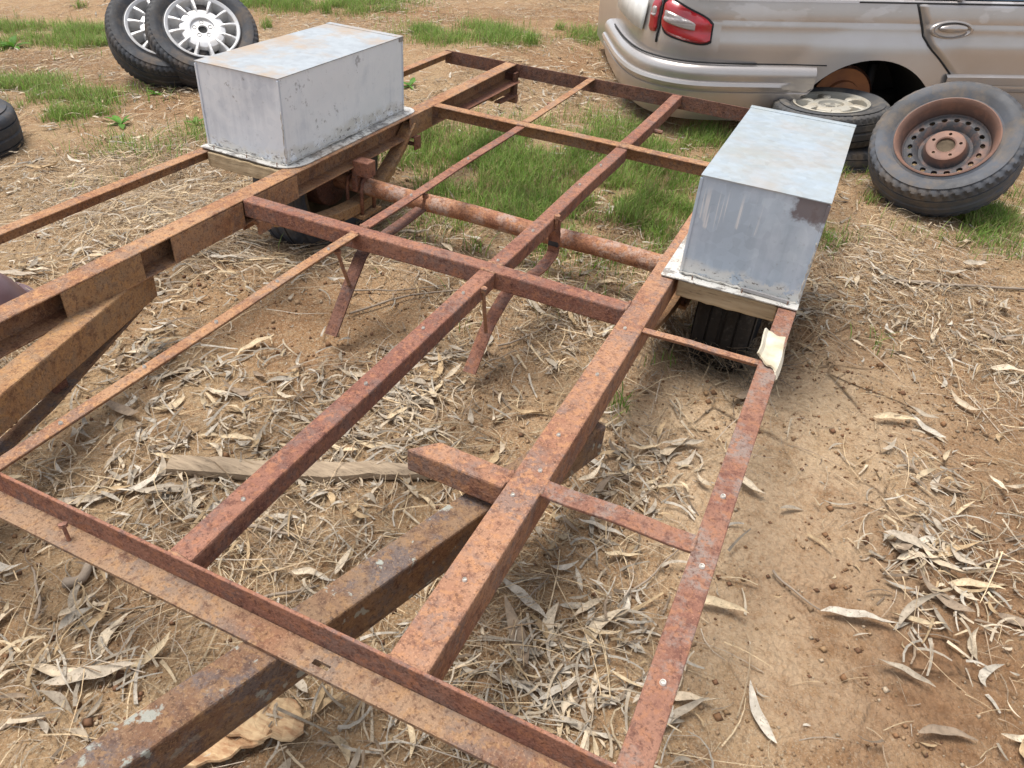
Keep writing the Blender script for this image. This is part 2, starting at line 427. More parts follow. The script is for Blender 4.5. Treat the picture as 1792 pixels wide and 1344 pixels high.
def tube(bm, pts, r, n=10, caps=True):
    pts = [Vector(p) for p in pts]; rings = []
    rr = r if isinstance(r, (list, tuple)) else [r] * len(pts)
    for k, p in enumerate(pts):
        d = (pts[min(k + 1, len(pts) - 1)] - pts[max(k - 1, 0)]).normalized()
        a = Vector((0, 0, 1)) if abs(d.z) < .9 else Vector((1, 0, 0))
        s = d.cross(a).normalized(); t = s.cross(d)
        rings.append([bm.verts.new(p + (s * math.cos(2 * math.pi * i / n) + t * math.sin(2 * math.pi * i / n)) * rr[k]) for i in range(n)])
    for k in range(len(pts) - 1):
        for i in range(n):
            bm.faces.new((rings[k][i], rings[k][(i + 1) % n], rings[k + 1][(i + 1) % n], rings[k + 1][i]))
    if caps: bm.faces.new(rings[0]); bm.faces.new(list(reversed(rings[-1])))
def band(bm, pts, width, th, side=Vector((1, 0, 0))):
    """flat bar that follows pts; its width lies along 'side'"""
    pts = [Vector(p) for p in pts]; R_ = []
    for k, p in enumerate(pts):
        d = (pts[min(k + 1, len(pts) - 1)] - pts[max(k - 1, 0)]).normalized()
        n = d.cross(side).normalized()
        s = side * (width / 2)
        R_.append([bm.verts.new(p + s + n * th / 2), bm.verts.new(p - s + n * th / 2), bm.verts.new(p - s - n * th / 2), bm.verts.new(p + s - n * th / 2)])
    for k in range(len(pts) - 1):
        for i in range(4): bm.faces.new((R_[k][i], R_[k][(i + 1) % 4], R_[k + 1][(i + 1) % 4], R_[k + 1][i]))
    bm.faces.new(R_[0]); bm.faces.new(list(reversed(R_[-1])))
def lathe(bm, prof, n=48, closed=False, mod=None):
    rings = []
    for k, (r, z) in enumerate(prof):
        ring = []
        for i in range(n):
            a = 2 * math.pi * i / n
            dr = mod(k, i) if mod else 0
            ring.append(bm.verts.new(((r + dr) * math.cos(a), (r + dr) * math.sin(a), z)))
        rings.append(ring)
    m = len(prof)
    for k in range(m if closed else m - 1):
        A, B = rings[k], rings[(k + 1) % m]
        for i in range(n): bm.faces.new((A[i], A[(i + 1) % n], B[(i + 1) % n], B[i]))
    return rings
def raw_obj(name, bm, mat, parent=None, smooth=False, angle=None):
    bmesh.ops.recalc_face_normals(bm, faces=bm.faces)
    me = bpy.data.meshes.new(name); bm.to_mesh(me); bm.free()
    o = add(name, me, mat, parent, smooth)
    if smooth and angle: me.set_sharp_from_angle(angle=rad(angle))
    return o

# ------------------------------------------------------------------ ground
def axis(lo, hi, st, far):
    a = list(np.arange(lo, hi + 1e-6, st)); s = st
    while a[-1] < far: s *= 1.35; a.append(a[-1] + s)
    s = st
    while a[0] > -far: s *= 1.35; a.insert(0, a[0] - s)
    return np.array(a)
gx = axis(-4.6, 2.2, .02, 220); gy = axis(-.6, 5.4, .02, 220)
GX, GY = np.meshgrid(gx, gy, indexing='ij')
GZ = gh(GX, GY)
nx, ny = GX.shape
idx = np.arange(nx * ny).reshape(nx, ny)
gf = np.stack([idx[:-1, :-1], idx[1:, :-1], idx[1:, 1:], idx[:-1, 1:]], -1).reshape(-1, 4)
mk = np.zeros((nx, ny, 3), np.float32)
def P(x, y): q = atg(x, y); return q[0], q[1]
for (px, py, r, a) in [(1400, 830, .30, 1), (1380, 980, .26, 1), (1370, 1130, .16, .8), (1230, 770, .22, .8), (1330, 700, .2, .4), (1480, 760, .3, .7), (1450, 640, .3, .45), (1500, 1180, .25, .45), (760, 640, .2, .35), (650, 460, .2, .5), (1000, 750, .15, .4), (1250, 660, .2, .5)]:
    bx, by = P(px, py); mk[..., 0] += a * blob(GX, GY, bx, by, r)
for (px, py, r, a) in [(1740, 1100, .35, .9), (1640, 1250, .3, .6), (1790, 800, .3, .6), (1480, 600, .2, .3), (60, 1000, .25, .6), (550, 560, .22, .25), (1300, 600, .25, .6), (250, 130, .5, .6), (950, 120, .5, .7), (700, 20, .8, .7), (1050, 40, .8, .8), (300, 190, .4, .5), (1250, 160, .5, .7), (60, 110, .4, .5)]:
    bx, by = P(px, py); mk[..., 1] += a * blob(GX, GY, bx, by, r)
mk[..., 2] = np.clip(.72 + .3 * (fbm(GX * 1.5 + 3, GY * 1.5, 2) - .5) * 2 - mk[..., 0] * .8 - mk[..., 1] * .5, 0.05, 1)
for (px, py, r) in [(560, 600, .28), (1420, 880, .45), (1420, 1150, .3)]:
    bx, by = P(px, py); mk[..., 2] *= 1 - .75 * blob(GX, GY, bx, by, r)
gm = fast_mesh('ground', np.stack([GX, GY, GZ], -1).reshape(-1, 3), gf, np.clip(mk, 0, 1).reshape(-1, 3), True, 'Mask')
ground = add('ground', gm, 'soil')
ground['kind'] = 'structure'

# ------------------------------------------------------------------ chassis
CH = thing('trailer_chassis', (-.875, 1.85, G0), 'rusty bare steel caravan chassis with crossbars and two galvanised wheel boxes', 'chassis')
def rail(name, prof, p0, p1, mat, bevel=.0025, nseg=14, wob=.0012, lab=None):
    bm = bmesh.new(); prism(bm, prof, p0, p1, nseg, wob); o = bm_obj(name, bm, mat, CH, bevel)
    if lab: o['label'] = lab
    return o
def rect(w, h, off=0.0): return [(-w / 2 + off, -h), (w / 2 + off, -h), (w / 2 + off, 0), (-w / 2 + off, 0)]
def angle_prof(w, h, t, leg=-1):
    """top flange of width w, leg of depth h at side leg"""
    if leg < 0: return [(-w / 2, 0), (-w / 2, -h), (-w / 2 + t, -h), (-w / 2 + t, -t), (w / 2, -t), (w / 2, 0)]
    return [(-w / 2, 0), (-w / 2, -t), (w / 2 - t, -t), (w / 2 - t, -h), (w / 2, -h), (w / 2, 0)]
def chan_prof(w, h, t, web=-1):
    p = [(w / 2, 0), (-w / 2, 0), (-w / 2, -h), (w / 2, -h), (w / 2, -h + t), (-w / 2 + t, -h + t), (-w / 2 + t, -t), (w / 2, -t)]
    return p if web < 0 else [(-a, b) for a, b in p]
Y0, Y1, YC, YR = .476, 3.250, 1.490, 2.520
XL, XML, XTH, XMD, XMR, XR = -1.752, -1.438, -1.054, -.676, -.3015, .0
# s axis of prism for +Y travel = +X
rail('outer_rail', angle_prof(.036, .040, .004, -1), (XL, Y0, ZF), (XL, Y1 - .006, ZF), 'rust_orange')
rail('main_rail', chan_prof(.055, .075, .005, -1), (XML, Y0, ZF), (XML, Y1 - .006, ZF), 'rust_orange')
rail('floor_bearer', angle_prof(.027, .026, .0035, -1), (XTH, Y0, ZF), (XTH, YC - .023, ZF), 'rust_orange')
rail('floor_bearer', angle_prof(.030, .028, .0035, -1), (XTH, YC + .023, ZF), (XTH, YR - .022, ZF - .004), 'rust_red')
rail('floor_bearer', angle_prof(.030, .028, .0035, -1), (XTH, YR + .022, ZF), (XTH, Y1 - .006, ZF), 'rust_orange')
rail('floor_bearer', rect(.042, .042), (XMD, Y0, ZF), (XMD, YC - .0225, ZF), 'rust_red', .004)
rail('floor_bearer', rect(.042, .042), (XMD, YC + .0225, ZF), (XMD, YR - .022, ZF - .003), 'rust_red', .004)
rail('floor_bearer', rect(.042, .042), (XMD, YR + .022, ZF), (XMD, Y1 - .006, ZF), 'rust_red', .004)
rail('main_rail', rect(.059, .075), (XMR, Y0, ZF), (XMR, Y1 - .006, ZF), 'rust_rail', .004)
rail('outer_rail', angle_prof(.041, .038, .004, 1), (XR, Y0, ZF), (XR, Y1 - .006, ZF), 'rust_outer')
# crossbars run along +X: s axis = -Y
rail('crossbar', rect(.042, .047), (XML + .0275, YC, ZF), (XMR - .0295, YC, ZF), 'rust_red', .004)
rail('crossbar', angle_prof(.042, .052, .005, -1), (XML + .0275, YR, ZF), (XMR - .0295, YR, ZF), 'rust_orange')
rail('rear_crossbar', [(0, .001), (0, -.055), (.005, -.055), (.005, .001)], (XL - .018, Y1, ZF), (XR + .02, Y1, ZF), 'rust_dark', .001)
bm = bmesh.new(); prism(bm, rect(.045, .050), (-.500, .851, ZF), (XMR - .0295, .846, ZF), 4)
for v in bm.verts:
    if v.co.x < -.47: v.co.x += .9 * (v.co.y - .851) + .006
bm_obj('stub_bar', bm, 'rust_rail', CH, .004)
rail('flat_bar', rect(.038, .006), (XMR + .0295, .857, ZF), (XR - .0205, .857, ZF), 'rust_outer', .0015, 6)
rail('flat_bar', angle_prof(.020, .018, .003, -1), (XMR + .0295, 1.418, ZF - .004), (XR - .018, 1.42, ZF - .004), 'rust_rail', .001, 5)
# front angle with a slot through its flange
zb = ZF - .040
bm = bmesh.new()
fx0, fx1, sx0, sx1 = XL - .02, XR + .021, -.428, -.402
def fl(x0, x1, y0, y1): box(bm, (x0, y0, zb - .006), (x1, y1, zb))
NS = 40
for k in range(NS):
    a = fx0 + (fx1 - fx0) * k / NS; b = fx0 + (fx1 - fx0) * (k + 1) / NS
    if b < sx0 - .04 or a > sx1 + .04: fl(a, b, .418, .4695)
xa = max(fx0 + (fx1 - fx0) * k / NS for k in range(NS + 1) if fx0 + (fx1 - fx0) * k / NS < sx0 - .04)
xb = min(fx0 + (fx1 - fx0) * k / NS for k in range(NS + 1) if fx0 + (fx1 - fx0) * k / NS > sx1 + .04)
bm.free()
bm = bmesh.new()
fl(fx0, sx0, .431, .4695); fl(sx1, fx1, .431, .4695); fl(sx0, sx1, .431, .443); fl(sx0, sx1, .451, .4695)
bmesh.ops.remove_doubles(bm, verts=bm.verts, dist=1e-5)
bm_obj('front_angle_flange', bm, 'rust_tan', CH, 0)
rail('front_angle', [(0, .004), (-.0055, .004), (-.0055, -.046), (0, -.046)], (fx0, .4695, ZF), (fx1, .4695, ZF), 'rust_red', .0015)
bm = bmesh.new()
q = Vector((-.868, .446, zb)); tube(bm, [q - Vector((0, 0, .008)), q + Vector((-.006, .003, .026))], .003, 8); tube(bm, [q + Vector((-.006, .003, .025)), q + Vector((-.007, .004, .030))], .0065, 8)
bm_obj('bolt', bm, 'rust_red', CH)
# closing plates on the open side of the left main rail
for y0, y1 in ((.900, 1.118), (1.212, YC - .022), (YC + .022, 1.70), (2.335, 2.495)):
    bm = bmesh.new(); box(bm, (XML + .0235, y0, ZF - .0755), (XML + .0272, y1, ZF - .0055)); bm_obj('closing_plate', bm, 'rust_spring' if y0 < 1 else 'rust_orange', CH, .001)
# drawbars with truss straps
for s in (-1, 1):
    def dx(y, s=s): return -.875 + s * (.366 + (y - .42) * .31)
    a, b = (dx(1.16), 1.16), (dx(-.60), -.60)
    def dz(y): return ZF - .0765 + (1.16 - y) * .040
    bm = bmesh.new(); prism(bm, rect(.056, .076), (a[0], a[1], dz(1.16)), (b[0], b[1], dz(-.6)), 10, .001)
    bm_obj('drawbar', bm, 'rust_brown' if s > 0 else 'rust_spring', CH, .004)
    bm = bmesh.new()
    k = 1.0 if s < 0 else .35
    prism(bm, rect(.034, .008), (dx(1.10), 1.10, dz(1.10) - .078), (dx(.75), .75, dz(.75) - .078 - .040 * k), 4)
    prism(bm, rect(.034, .008), (dx(.75), .75, dz(.75) - .078 - .040 * k), (dx(.0), .0, dz(0) - .078 - .045 * k), 4)
    bm_obj('truss_strap', bm, 'rust_brown', CH)
    bm = bmesh.new(); yy = .80
    box(bm, (dx(yy) - .006, yy - .016, dz(yy) - .115), (dx(yy) + .006, yy + .016, dz(yy) - .074)); bm_obj('spacer', bm, 'rust_dark', CH)
bm = bmesh.new(); box(bm, (-.97, -.68, .22), (-.78, -.58, .30)); tube(bm, [(-.875, -.66, .27), (-.875, -.85, .28), (-.875, -.93, .27)], [.035, .03, .04], 12)
bm_obj('coupling', bm, 'rust_dark', CH, .004)
# axle, springs, U-bolts
AY, AZ = 2.035, .178
bm = bmesh.new(); tube(bm, [(-1.56 + k * .07, AY, AZ + .002 * math.sin(k)) for k in range(21)], .029, 20); bm_obj('axle', bm, 'rust_axle', CH, 0, True)
for sx in (XML + .012, XMR - .012):
    for k, (ya, yb) in enumerate(((1.52, 2.36), (1.66, 2.30), (1.80, 2.22), (1.90, 2.14))):
        pts = []
        for j in range(15):
            y = ya + (yb - ya) * j / 14; dd = (y - AY)
            z = .128 + (1.15 * dd * dd + max(0, dd) * .16) - k * .0085
            if y < AY: z = .128 + .42 * dd * dd - k * .0085
            pts.append((sx, y, z))
        bm = bmesh.new(); band(bm, pts, .050, .008); bm_obj('leaf_spring', bm, 'rust_spring', CH)
    for ux in (-.028, .028):
        bm = bmesh.new()
        pts = [(sx + ux, AY - .036, .085), (sx + ux, AY - .036, AZ)] + [(sx + ux, AY - .036 * math.cos(t), AZ + .036 * math.sin(t)) for t in np.linspace(.3, math.pi - .3, 7)] + [(sx + ux, AY + .036, AZ), (sx + ux, AY + .036, .085)]
        tube(bm, pts, .0065, 8); bm_obj('u_bolt', bm, 'rust_red', CH, 0, True)
    bm = bmesh.new(); box(bm, (sx - .045, AY - .055, .082), (sx + .045, AY + .055, .092)); bm_obj('spring_plate', bm, 'rust_spring', CH)
    bm = bmesh.new(); box(bm, (sx - .030, 2.345, ZF - .120), (sx - .024, 2.385, ZF - .074)); box(bm, (sx + .024, 2.345, ZF - .120), (sx + .030, 2.385, ZF - .074)); box(bm, (sx - .025, 2.350, ZF - .080), (sx + .025, 2.380, ZF - .0745)); tube(bm, [(sx - .034, 2.365, ZF - .105), (sx + .034, 2.365, ZF - .105)], .008, 8)
    bm_obj('spring_hanger', bm, 'rust_red', CH)
    bm = bmesh.new(); box(bm, (sx - .030, 1.50, ZF - .11), (sx - .024, 1.56, ZF - .074)); box(bm, (sx + .024, 1.50, ZF - .11), (sx + .030, 1.56, ZF - .074)); box(bm, (sx - .025, 1.505, ZF - .082), (sx + .025, 1.555, ZF - .0745)); bm_obj('spring_hanger', bm, 'rust_rail', CH)
# bump stop bracket inside the left rail
bm = bmesh.new(); box(bm, (XML + .020, 1.985, ZF - .100), (XML + .080, 2.030, ZF - .050)); box(bm, (XML + .01, 1.99, ZF - .160), (XML + .03, 2.06, ZF - .07)); bm_obj('bump_stop', bm, 'rust_red', CH, .003)
# water tank straps and their rods
def strap(pts, w, mat='rust_rail'):
    fine = []
    P_ = [Vector(p) for p in pts]
    for k in range(len(P_) - 1):
        for t in range(5): fine.append(P_[k].lerp(P_[k + 1], t / 5))
    fine.append(P_[-1])
    for _ in range(1): fine = [fine[0]] + [(fine[i - 1] + fine[i] * 2 + fine[i + 1]) / 4 for i in range(1, len(fine) - 1)] + [fine[-1]]
    bm = bmesh.new(); band(bm, fine, w, .005); return bm_obj('tank_strap', bm, mat, CH)
strap([(-.655, 1.848, .322), (-.655, 1.850, .296), (-.655, 1.864, .212), (-.66, 1.785, .192), (-.665, 1.575, .226), (-.67, 1.473, .175), (-.675, 1.388, .078)], .034, 'rust_red')
strap([(-1.06, 1.81, .266), (-1.06, 1.70, .262), (-1.06, 1.51, .262), (-1.062, 1.445, .192), (-1.068, 1.355, .078)], .036, 'rust_dark')
bm = bmesh.new(); box(bm, (-.672, 1.855, .235), (-.640, 1.867, .278)); bm_obj('rubber_pad', bm, 'rubber_strip', CH, .002)
for a, b in (((-.652, 1.396, ZF - .008), (-.662, 1.446, .172)), ((-1.06, 1.40, ZF - .026), (-1.06, 1.44, .190)), ((-.650, 1.845, ZF + .002), (-.652, 1.85, .296)), ((-1.045, 1.81, ZF - .02), (-1.055, 1.808, .260))):
    bm = bmesh.new(); m_ = (Vector(a) + Vector(b)) / 2 + Vector((.002, -.004, 0)); tube(bm, [a, m_, b], .0048, 8); tube(bm, [Vector(a) - Vector((0, 0, .006)), Vector(a) + Vector((.001, 0, .004))], .009, 6); bm_obj('strap_rod', bm, 'rust_rail', CH)
# side bolt on the mid bearer behind, rear corner stay
bm = bmesh.new(); tube(bm, [(XMD + .018, 2.83, ZF - .03), (XMD + .055, 2.835, ZF - .032)], .008, 8); bm_obj('bolt', bm, 'rust_red', CH)
bm = bmesh.new(); tube(bm, [(XTH - .034, 2.83, ZF - .012), (XTH, 2.835, ZF - .014)], .007, 8); bm_obj('bolt', bm, 'rust_red', CH)
bm = bmesh.new(); box(bm, (XML - .02, 3.02, ZF - .110), (XML + .026, 3.20, ZF - .0765)); bm_obj('stay_bracket', bm, 'rust_orange', CH, .003)
bm = bmesh.new(); box(bm, (XML + .03, 3.205, .185), (XML + .042, 3.243, ZF - .03)); box(bm, (XML - .03, 3.235, .185), (XML + .042, 3.243, ZF - .04)); bm_obj('stay_plate', bm, 'rust_dark', CH, .002)
bm = bmesh.new(); prism(bm, angle_prof(.040, .032, .004, -1), (XML + .028, 2.70, .262), (XML + .034, 3.24, .262), 6, .0008); bm_obj('corner_stay', bm, 'rust_red', CH, .0015)
bm = bmesh.new(); prism(bm, rect(.03, .008), (XML + .03, 3.06, .212), (XML + .034, 3.235, .205), 2); tube(bm, [(XML + .0, 3.22, .186), (XML + .05, 3.22, .186)], .016, 10); bm_obj('stay_foot', bm, 'rust_red', CH)

# ---- weld beads where the bars meet
def weld(p0, p1, r=.0046):
    bm = bmesh.new(); a, b = Vector(p0), Vector(p1); n = max(4, int((b - a).length / .006)); pts, rs = [], []
    for k in range(n + 1):
        pts.append(a.lerp(b, k / n) + Vector((random.uniform(-.001, .001), random.uniform(-.001, .001), random.uniform(-.001, .0008)))); rs.append(r * random.uniform(.65, 1.25))
    tube(bm, pts, rs, 7); bm_obj('weld_bead', bm, 'rust_rail', CH, 0, True)
for xx, hw in ((XTH, .013), (XMD, .020)):
    for yy in (YC - .022, YC + .022, YR - .022, YR + .022): weld((xx - hw, yy, ZF - .0015), (xx + hw, yy, ZF - .0015))
for yy in (YC, YR):
    for xx in (XML + .028, XMR - .030): weld((xx, yy - .020, ZF - .0015), (xx, yy + .020, ZF - .0015))
for xx in (XMR - .030, XMR + .030): weld((xx, .838, ZF - .0015), (xx, .876 if xx > XMR else .868, ZF - .0015))
weld((XR - .021, .838, ZF - .0015), (XR - .021, .876, ZF - .0015))
weld((XMD - .02, .4765, ZF - .001), (XMD + .02, .4765, ZF - .001)); weld((XMR - .028, .4765, ZF - .001), (XMR + .028, .4765, ZF - .001))

# ---- wheels of the chassis
def tyre_bm(R, W, rr, lugs=60, depth=.007, slick=False, n_per=4):
    w = W / 2
    prof, sh = [], []
    def p(r, z, s=0): prof.append((r, z)); sh.append(s)
    p(rr - .012, w * .55); p(rr - .004, w * .78); p(rr + .006, w * .86); p(rr + .014, w * .80); p(rr + .010 + .25 * (R - rr), w * .97); p(rr + .5 * (R - rr), w * 1.03); p(rr + .72 * (R - rr), w * 1.0)
    p(R - .030, w * .955); p(R - .022, w * .93, 1); p(R - .012, w * .87, 1); p(R - .006, w * .80, 1); p(R - .003, w * .62, 1)
    g = .0065
    p(R - .002, w * .50, 0); p(R - .002 - g, w * .49); p(R - .002 - g, w * .43); p(R - .001, w * .42); p(R, w * .10); p(R - g, w * .09); p(R - g, w * -.01)
    half = [(a, b, c) for (a, b), c in zip(prof, sh)]
    mir = [(a, -b, c) for a, b, c in reversed(half[:-2])]
    allp = half + mir
    n = lugs * n_per
    flags = [c for _, _, c in allp]
    zs = [b for _, b, _ in allp]
    def mod(k, i):
        if flags[k] and not slick:
            sh_ = int(round((abs(zs[k]) / w - .6) * 6))
            if (i + sh_) % n_per == 0: return -depth
        return 0
    bm = bmesh.new(); lathe(bm, [(a, b) for a, b, _ in allp], n, False, mod)
    return bm
def disc_at(bm, cx_, cy_, z, r, n=12, dz=0):
    vs = [bm.verts.new((cx_ + r * math.cos(2 * math.pi * i / n), cy_ + r * math.sin(2 * math.pi * i / n), z)) for i in range(n)]
    bm.faces.new(vs)
def cup(bm, cx_, cy_, z0, z1, r, n=12):
    """short open well, mouth at z1, floor at z0"""
    A = [bm.verts.new((cx_ + r * math.cos(2 * math.pi * i / n), cy_ + r * math.sin(2 * math.pi * i / n), z1)) for i in range(n)]
    B = [bm.verts.new((v.co.x, v.co.y, z0)) for v in A]
    for i in range(n): bm.faces.new((A[i], A[(i + 1) % n], B[(i + 1) % n], B[i]))
    bm.faces.new(B)

def wheel_rot(nrm, spin=0.0):
    z = Vector(nrm).normalized(); a = Vector((0, 0, 1)) if abs(z.z) < .95 else Vector((1, 0, 0))
    x = a.cross(z).normalized(); y = z.cross(x)
    return Matrix((x, y, z)).transposed() @ Matrix.Rotation(spin, 3, 'Z')

def punch(bm_main, cyls):
    """boolean holes: returns a bmesh with through holes cut"""
    me = bpy.data.meshes.new('tmp'); bm_main.to_mesh(me); bm_main.free()
    a = bpy.data.objects.new('tmp_a', me); COL.objects.link(a)
    me2 = bpy.data.meshes.new('tmp2'); cyls.to_mesh(me2); cyls.free()
    b = bpy.data.objects.new('tmp_b', me2); COL.objects.link(b)
    m = a.modifiers.new('b', 'BOOLEAN'); m.operation = 'DIFFERENCE'; m.object = b; m.solver = 'EXACT'
    dg = bpy.context.evaluated_depsgraph_get(); ev = a.evaluated_get(dg)
    out = bmesh.new(); out.from_mesh(ev.to_mesh()); ev.to_mesh_clear()
    for o in (a, b): bpy.data.objects.remove(o, do_unlink=True)
    return out
def cyl(bm, x, y, z0, z1, r, n=14, sx=1.0, ang=0.0):
    A, B = [], []
    for i in range(n):
        t = 2 * math.pi * i / n; u, v = r * sx * math.cos(t), r * math.sin(t)
        u, v = u * math.cos(ang) - v * math.sin(ang), u * math.sin(ang) + v * math.cos(ang)
        A.append(bm.verts.new((x + u, y + v, z0))); B.append(bm.verts.new((x + u, y + v, z1)))
    for i in range(n): bm.faces.new((A[i], A[(i + 1) % n], B[(i + 1) % n], B[i]))
    bm.faces.new(list(reversed(A))); bm.faces.new(B)

def steel_rim(parent, rr, W, holes=18, mat='steel_rim'):
    k = rr / .222; w = W / 2
    front = [(.226, w * .80), (.228, w * .90), (.222, w * .93), (.214, w * .86), (.206, w * .70), (.198, w * .45), (.194, w * .15), (.190, .018), (.182, .012), (.165, .016), (.148, .018), (.132, .010), (.118, -.008), (.104, -.012), (.094, .006), (.086, .024), (.078, .027), (.052, .027), (.046, .029), (.041, .026)]
    back = [(.041, .016), (.078, .017), (.086, .012), (.094, -.008), (.104, -.024), (.120, -.020), (.134, -.002), (.165, .004), (.184, .0), (.196, -.010), (.198, -w * .5), (.214, -w * .8), (.226, -w * .93), (.230, -w * .9), (.224, -w * .78), (.204, -w * .45), (.202, 0), (.206, w * .45), (.218, w * .72)]
    bm = bmesh.new(); lathe(bm, [(a * k, z) for a, z in front + back], 72, True)
    bmesh.ops.recalc_face_normals(bm, faces=bm.faces)
    cy_ = bmesh.new()
    for i in range(holes):
        a = 2 * math.pi * (i + .5) / holes; cyl(cy_, .156 * k * math.cos(a), .156 * k * math.sin(a), -.08, .06, .0140 * k, 14, .82, a)
    for i in range(5):
        a = 2 * math.pi * i / 5 + .3; cyl(cy_, .064 * k * math.cos(a), .064 * k * math.sin(a), -.08, .06, .0082 * k, 10)
    bmesh.ops.recalc_face_normals(cy_, faces=cy_.faces)
    bm = punch(bm, cy_)
    rim = raw_obj('rim', bm, mat, parent, True, 35)
    bm = bmesh.new()
    lathe(bm, [(.0005, .018), (.043 * k, .018)], 24); bm.faces.ensure_lookup_table()
    raw_obj('hub_bore', bm, 'hub_dirt', parent)
    return rim
def alloy_rim(parent, rr, W, mat='alloy_silver', spokes=12, wide=False):
    w = W / 2; k = rr / .205
    bm = bmesh.new()
    lathe(bm, [(.204 * k, w * .78), (.2105 * k, w * .86), (.211 * k, w * .92), (.206 * k, w * .95), (.199 * k, w * .90), (.192 * k, w * .84), (.190 * k, w * .70), (.186 * k, w * .30), (.178 * k, -w * .2), (.176 * k, -w * .6), (.196 * k, -w * .85), (.210 * k, -w * .92)], 72)
    rim = raw_obj('rim', bm, mat, parent, True, 40)
    zf = w * .80
    bm = bmesh.new()  # centre dome with a stepped hub recess
    lathe(bm, [(.110 * k, zf - .060), (.128 * k, zf - .050), (.131 * k, zf - .012), (.126 * k, zf - .004), (.105 * k, zf + .002), (.080 * k, zf + .003), (.070 * k, zf + .001), (.066 * k, zf - .010), (.040 * k, zf - .011), (.028 * k, zf - .010), (.025 * k, zf - .014), (.022 * k, zf - .045)], 60)
    raw_obj('hub_dome', bm, mat, parent, True, 40)
    for i in range(spokes):
        a = 2 * math.pi * i / spokes
        bm = bmesh.new(); rings = []
        for r, hw, zt, zb_ in ((.100, .0045, zf + .004, zf - .02), (.128, .0085, zf + .010, zf - .055), (.160, .0100, zf + .009, zf - .065), (.194, .0130, zf + .003, zf - .060)):
            hw *= 2.2 if wide else .72
            rings.append([bm.verts.new((r * k, y, z)) for y, z in ((-hw * 1.5, zb_), (hw * 1.5, zb_), (hw, zt - .004), (hw * .55, zt), (-hw * .55, zt), (-hw, zt - .004))])
        for q in range(3):
            for j in range(6): bm.faces.new((rings[q][j], rings[q][(j + 1) % 6], rings[q + 1][(j + 1) % 6], rings[q + 1][j]))
        bm.faces.new(rings[0]); bm.faces.new(list(reversed(rings[-1])))
        bmesh.ops.rotate(bm, verts=bm.verts, cent=(0, 0, 0), matrix=Matrix.Rotation(a, 3, 'Z'))
        raw_obj('spoke', bm, mat, parent)
    for i in range(5):
        a = 2 * math.pi * i / 5 + .2
        bm = bmesh.new(); lathe(bm, [(.0110, 0), (.0105, .002), (.0085, .002), (.0075, -.012), (.0004, -.012)], 14)
        bmesh.ops.translate(bm, vec=(.047 * k * math.cos(a), .047 * k * math.sin(a), zf - .0105), verts=bm.verts)
        raw_obj('lug_hole', bm, 'alloy_shade', parent, True, 40)
    bm = bmesh.new(); lathe(bm, [(.0245 * k, zf - .018), (.0005, zf - .022)], 20); raw_obj('centre_bore', bm, 'black', parent)
    bm = bmesh.new(); lathe(bm, [(.188 * k, -w * .15), (.0005, -w * .15)], 40); raw_obj('rim_back', bm, 'alloy_shade', parent)
    return rim

for x, ax in ((-1.590, 1), (-.140, -1)):
    e = bpy.data.objects.new('wheel', None); COL.objects.link(e); e.parent = CH
    e.matrix_local = Matrix.Translation(Vector((x, AY, AZ)) - CH.location) @ wheel_rot((ax, 0, 0)).to_4x4()
    raw_obj('tyre', tyre_bm(.268, .155, .168, 40, .005, slick=ax < 0), 'tyre_worn' if ax > 0 else 'tyre_shaded', e, True, 38)
    bm = bmesh.new(); lathe(bm, [(.172, .066), (.165, .070), (.158, .055), (.150, .0), (.140, -.012), (.10, -.016), (.085, .012), (.05, .014), (.0005, .014)], 48); raw_obj('rim', bm, 'hub_dirt', e, True, 40)
    bm = bmesh.new(); lathe(bm, [(.0005, .075), (.050, .075), (.055, .068), (.085, .062), (.095, .055), (.098, .02), (.098, .0)], 36); raw_obj('brake_drum', bm, 'rust_dark', e, True, 40)

# ---- timber bearers, wheel boxes
def timber(x0, x1, y0, y1, z0, z1):
    bm = bmesh.new(); box(bm, (x0, y0, z0), (x1, y1, z1))
    bmesh.ops.subdivide_edges(bm, edges=[e for e in bm.edges if abs(e.verts[0].co.x - e.verts[1].co.x) > .1], cuts=14)
    for v in bm.verts: v.co += Vector((0, random.uniform(-.0015, .0015), random.uniform(-.0018, .0012)))
    return bm_obj('timber_bearer', bm, 'timber', CH, .003)
timber(-.262, -.022, 1.682, 1.730, ZF - .048, ZF - .004)
timber(-.262, -.022, 2.300, 2.350, ZF - .048, ZF - .004)
timber(-1.736, -1.468, 1.690, 1.735, ZF - .046, ZF - .003)
timber(-1.736, -1.468, 2.36, 2.41, ZF - .046, ZF - .003)

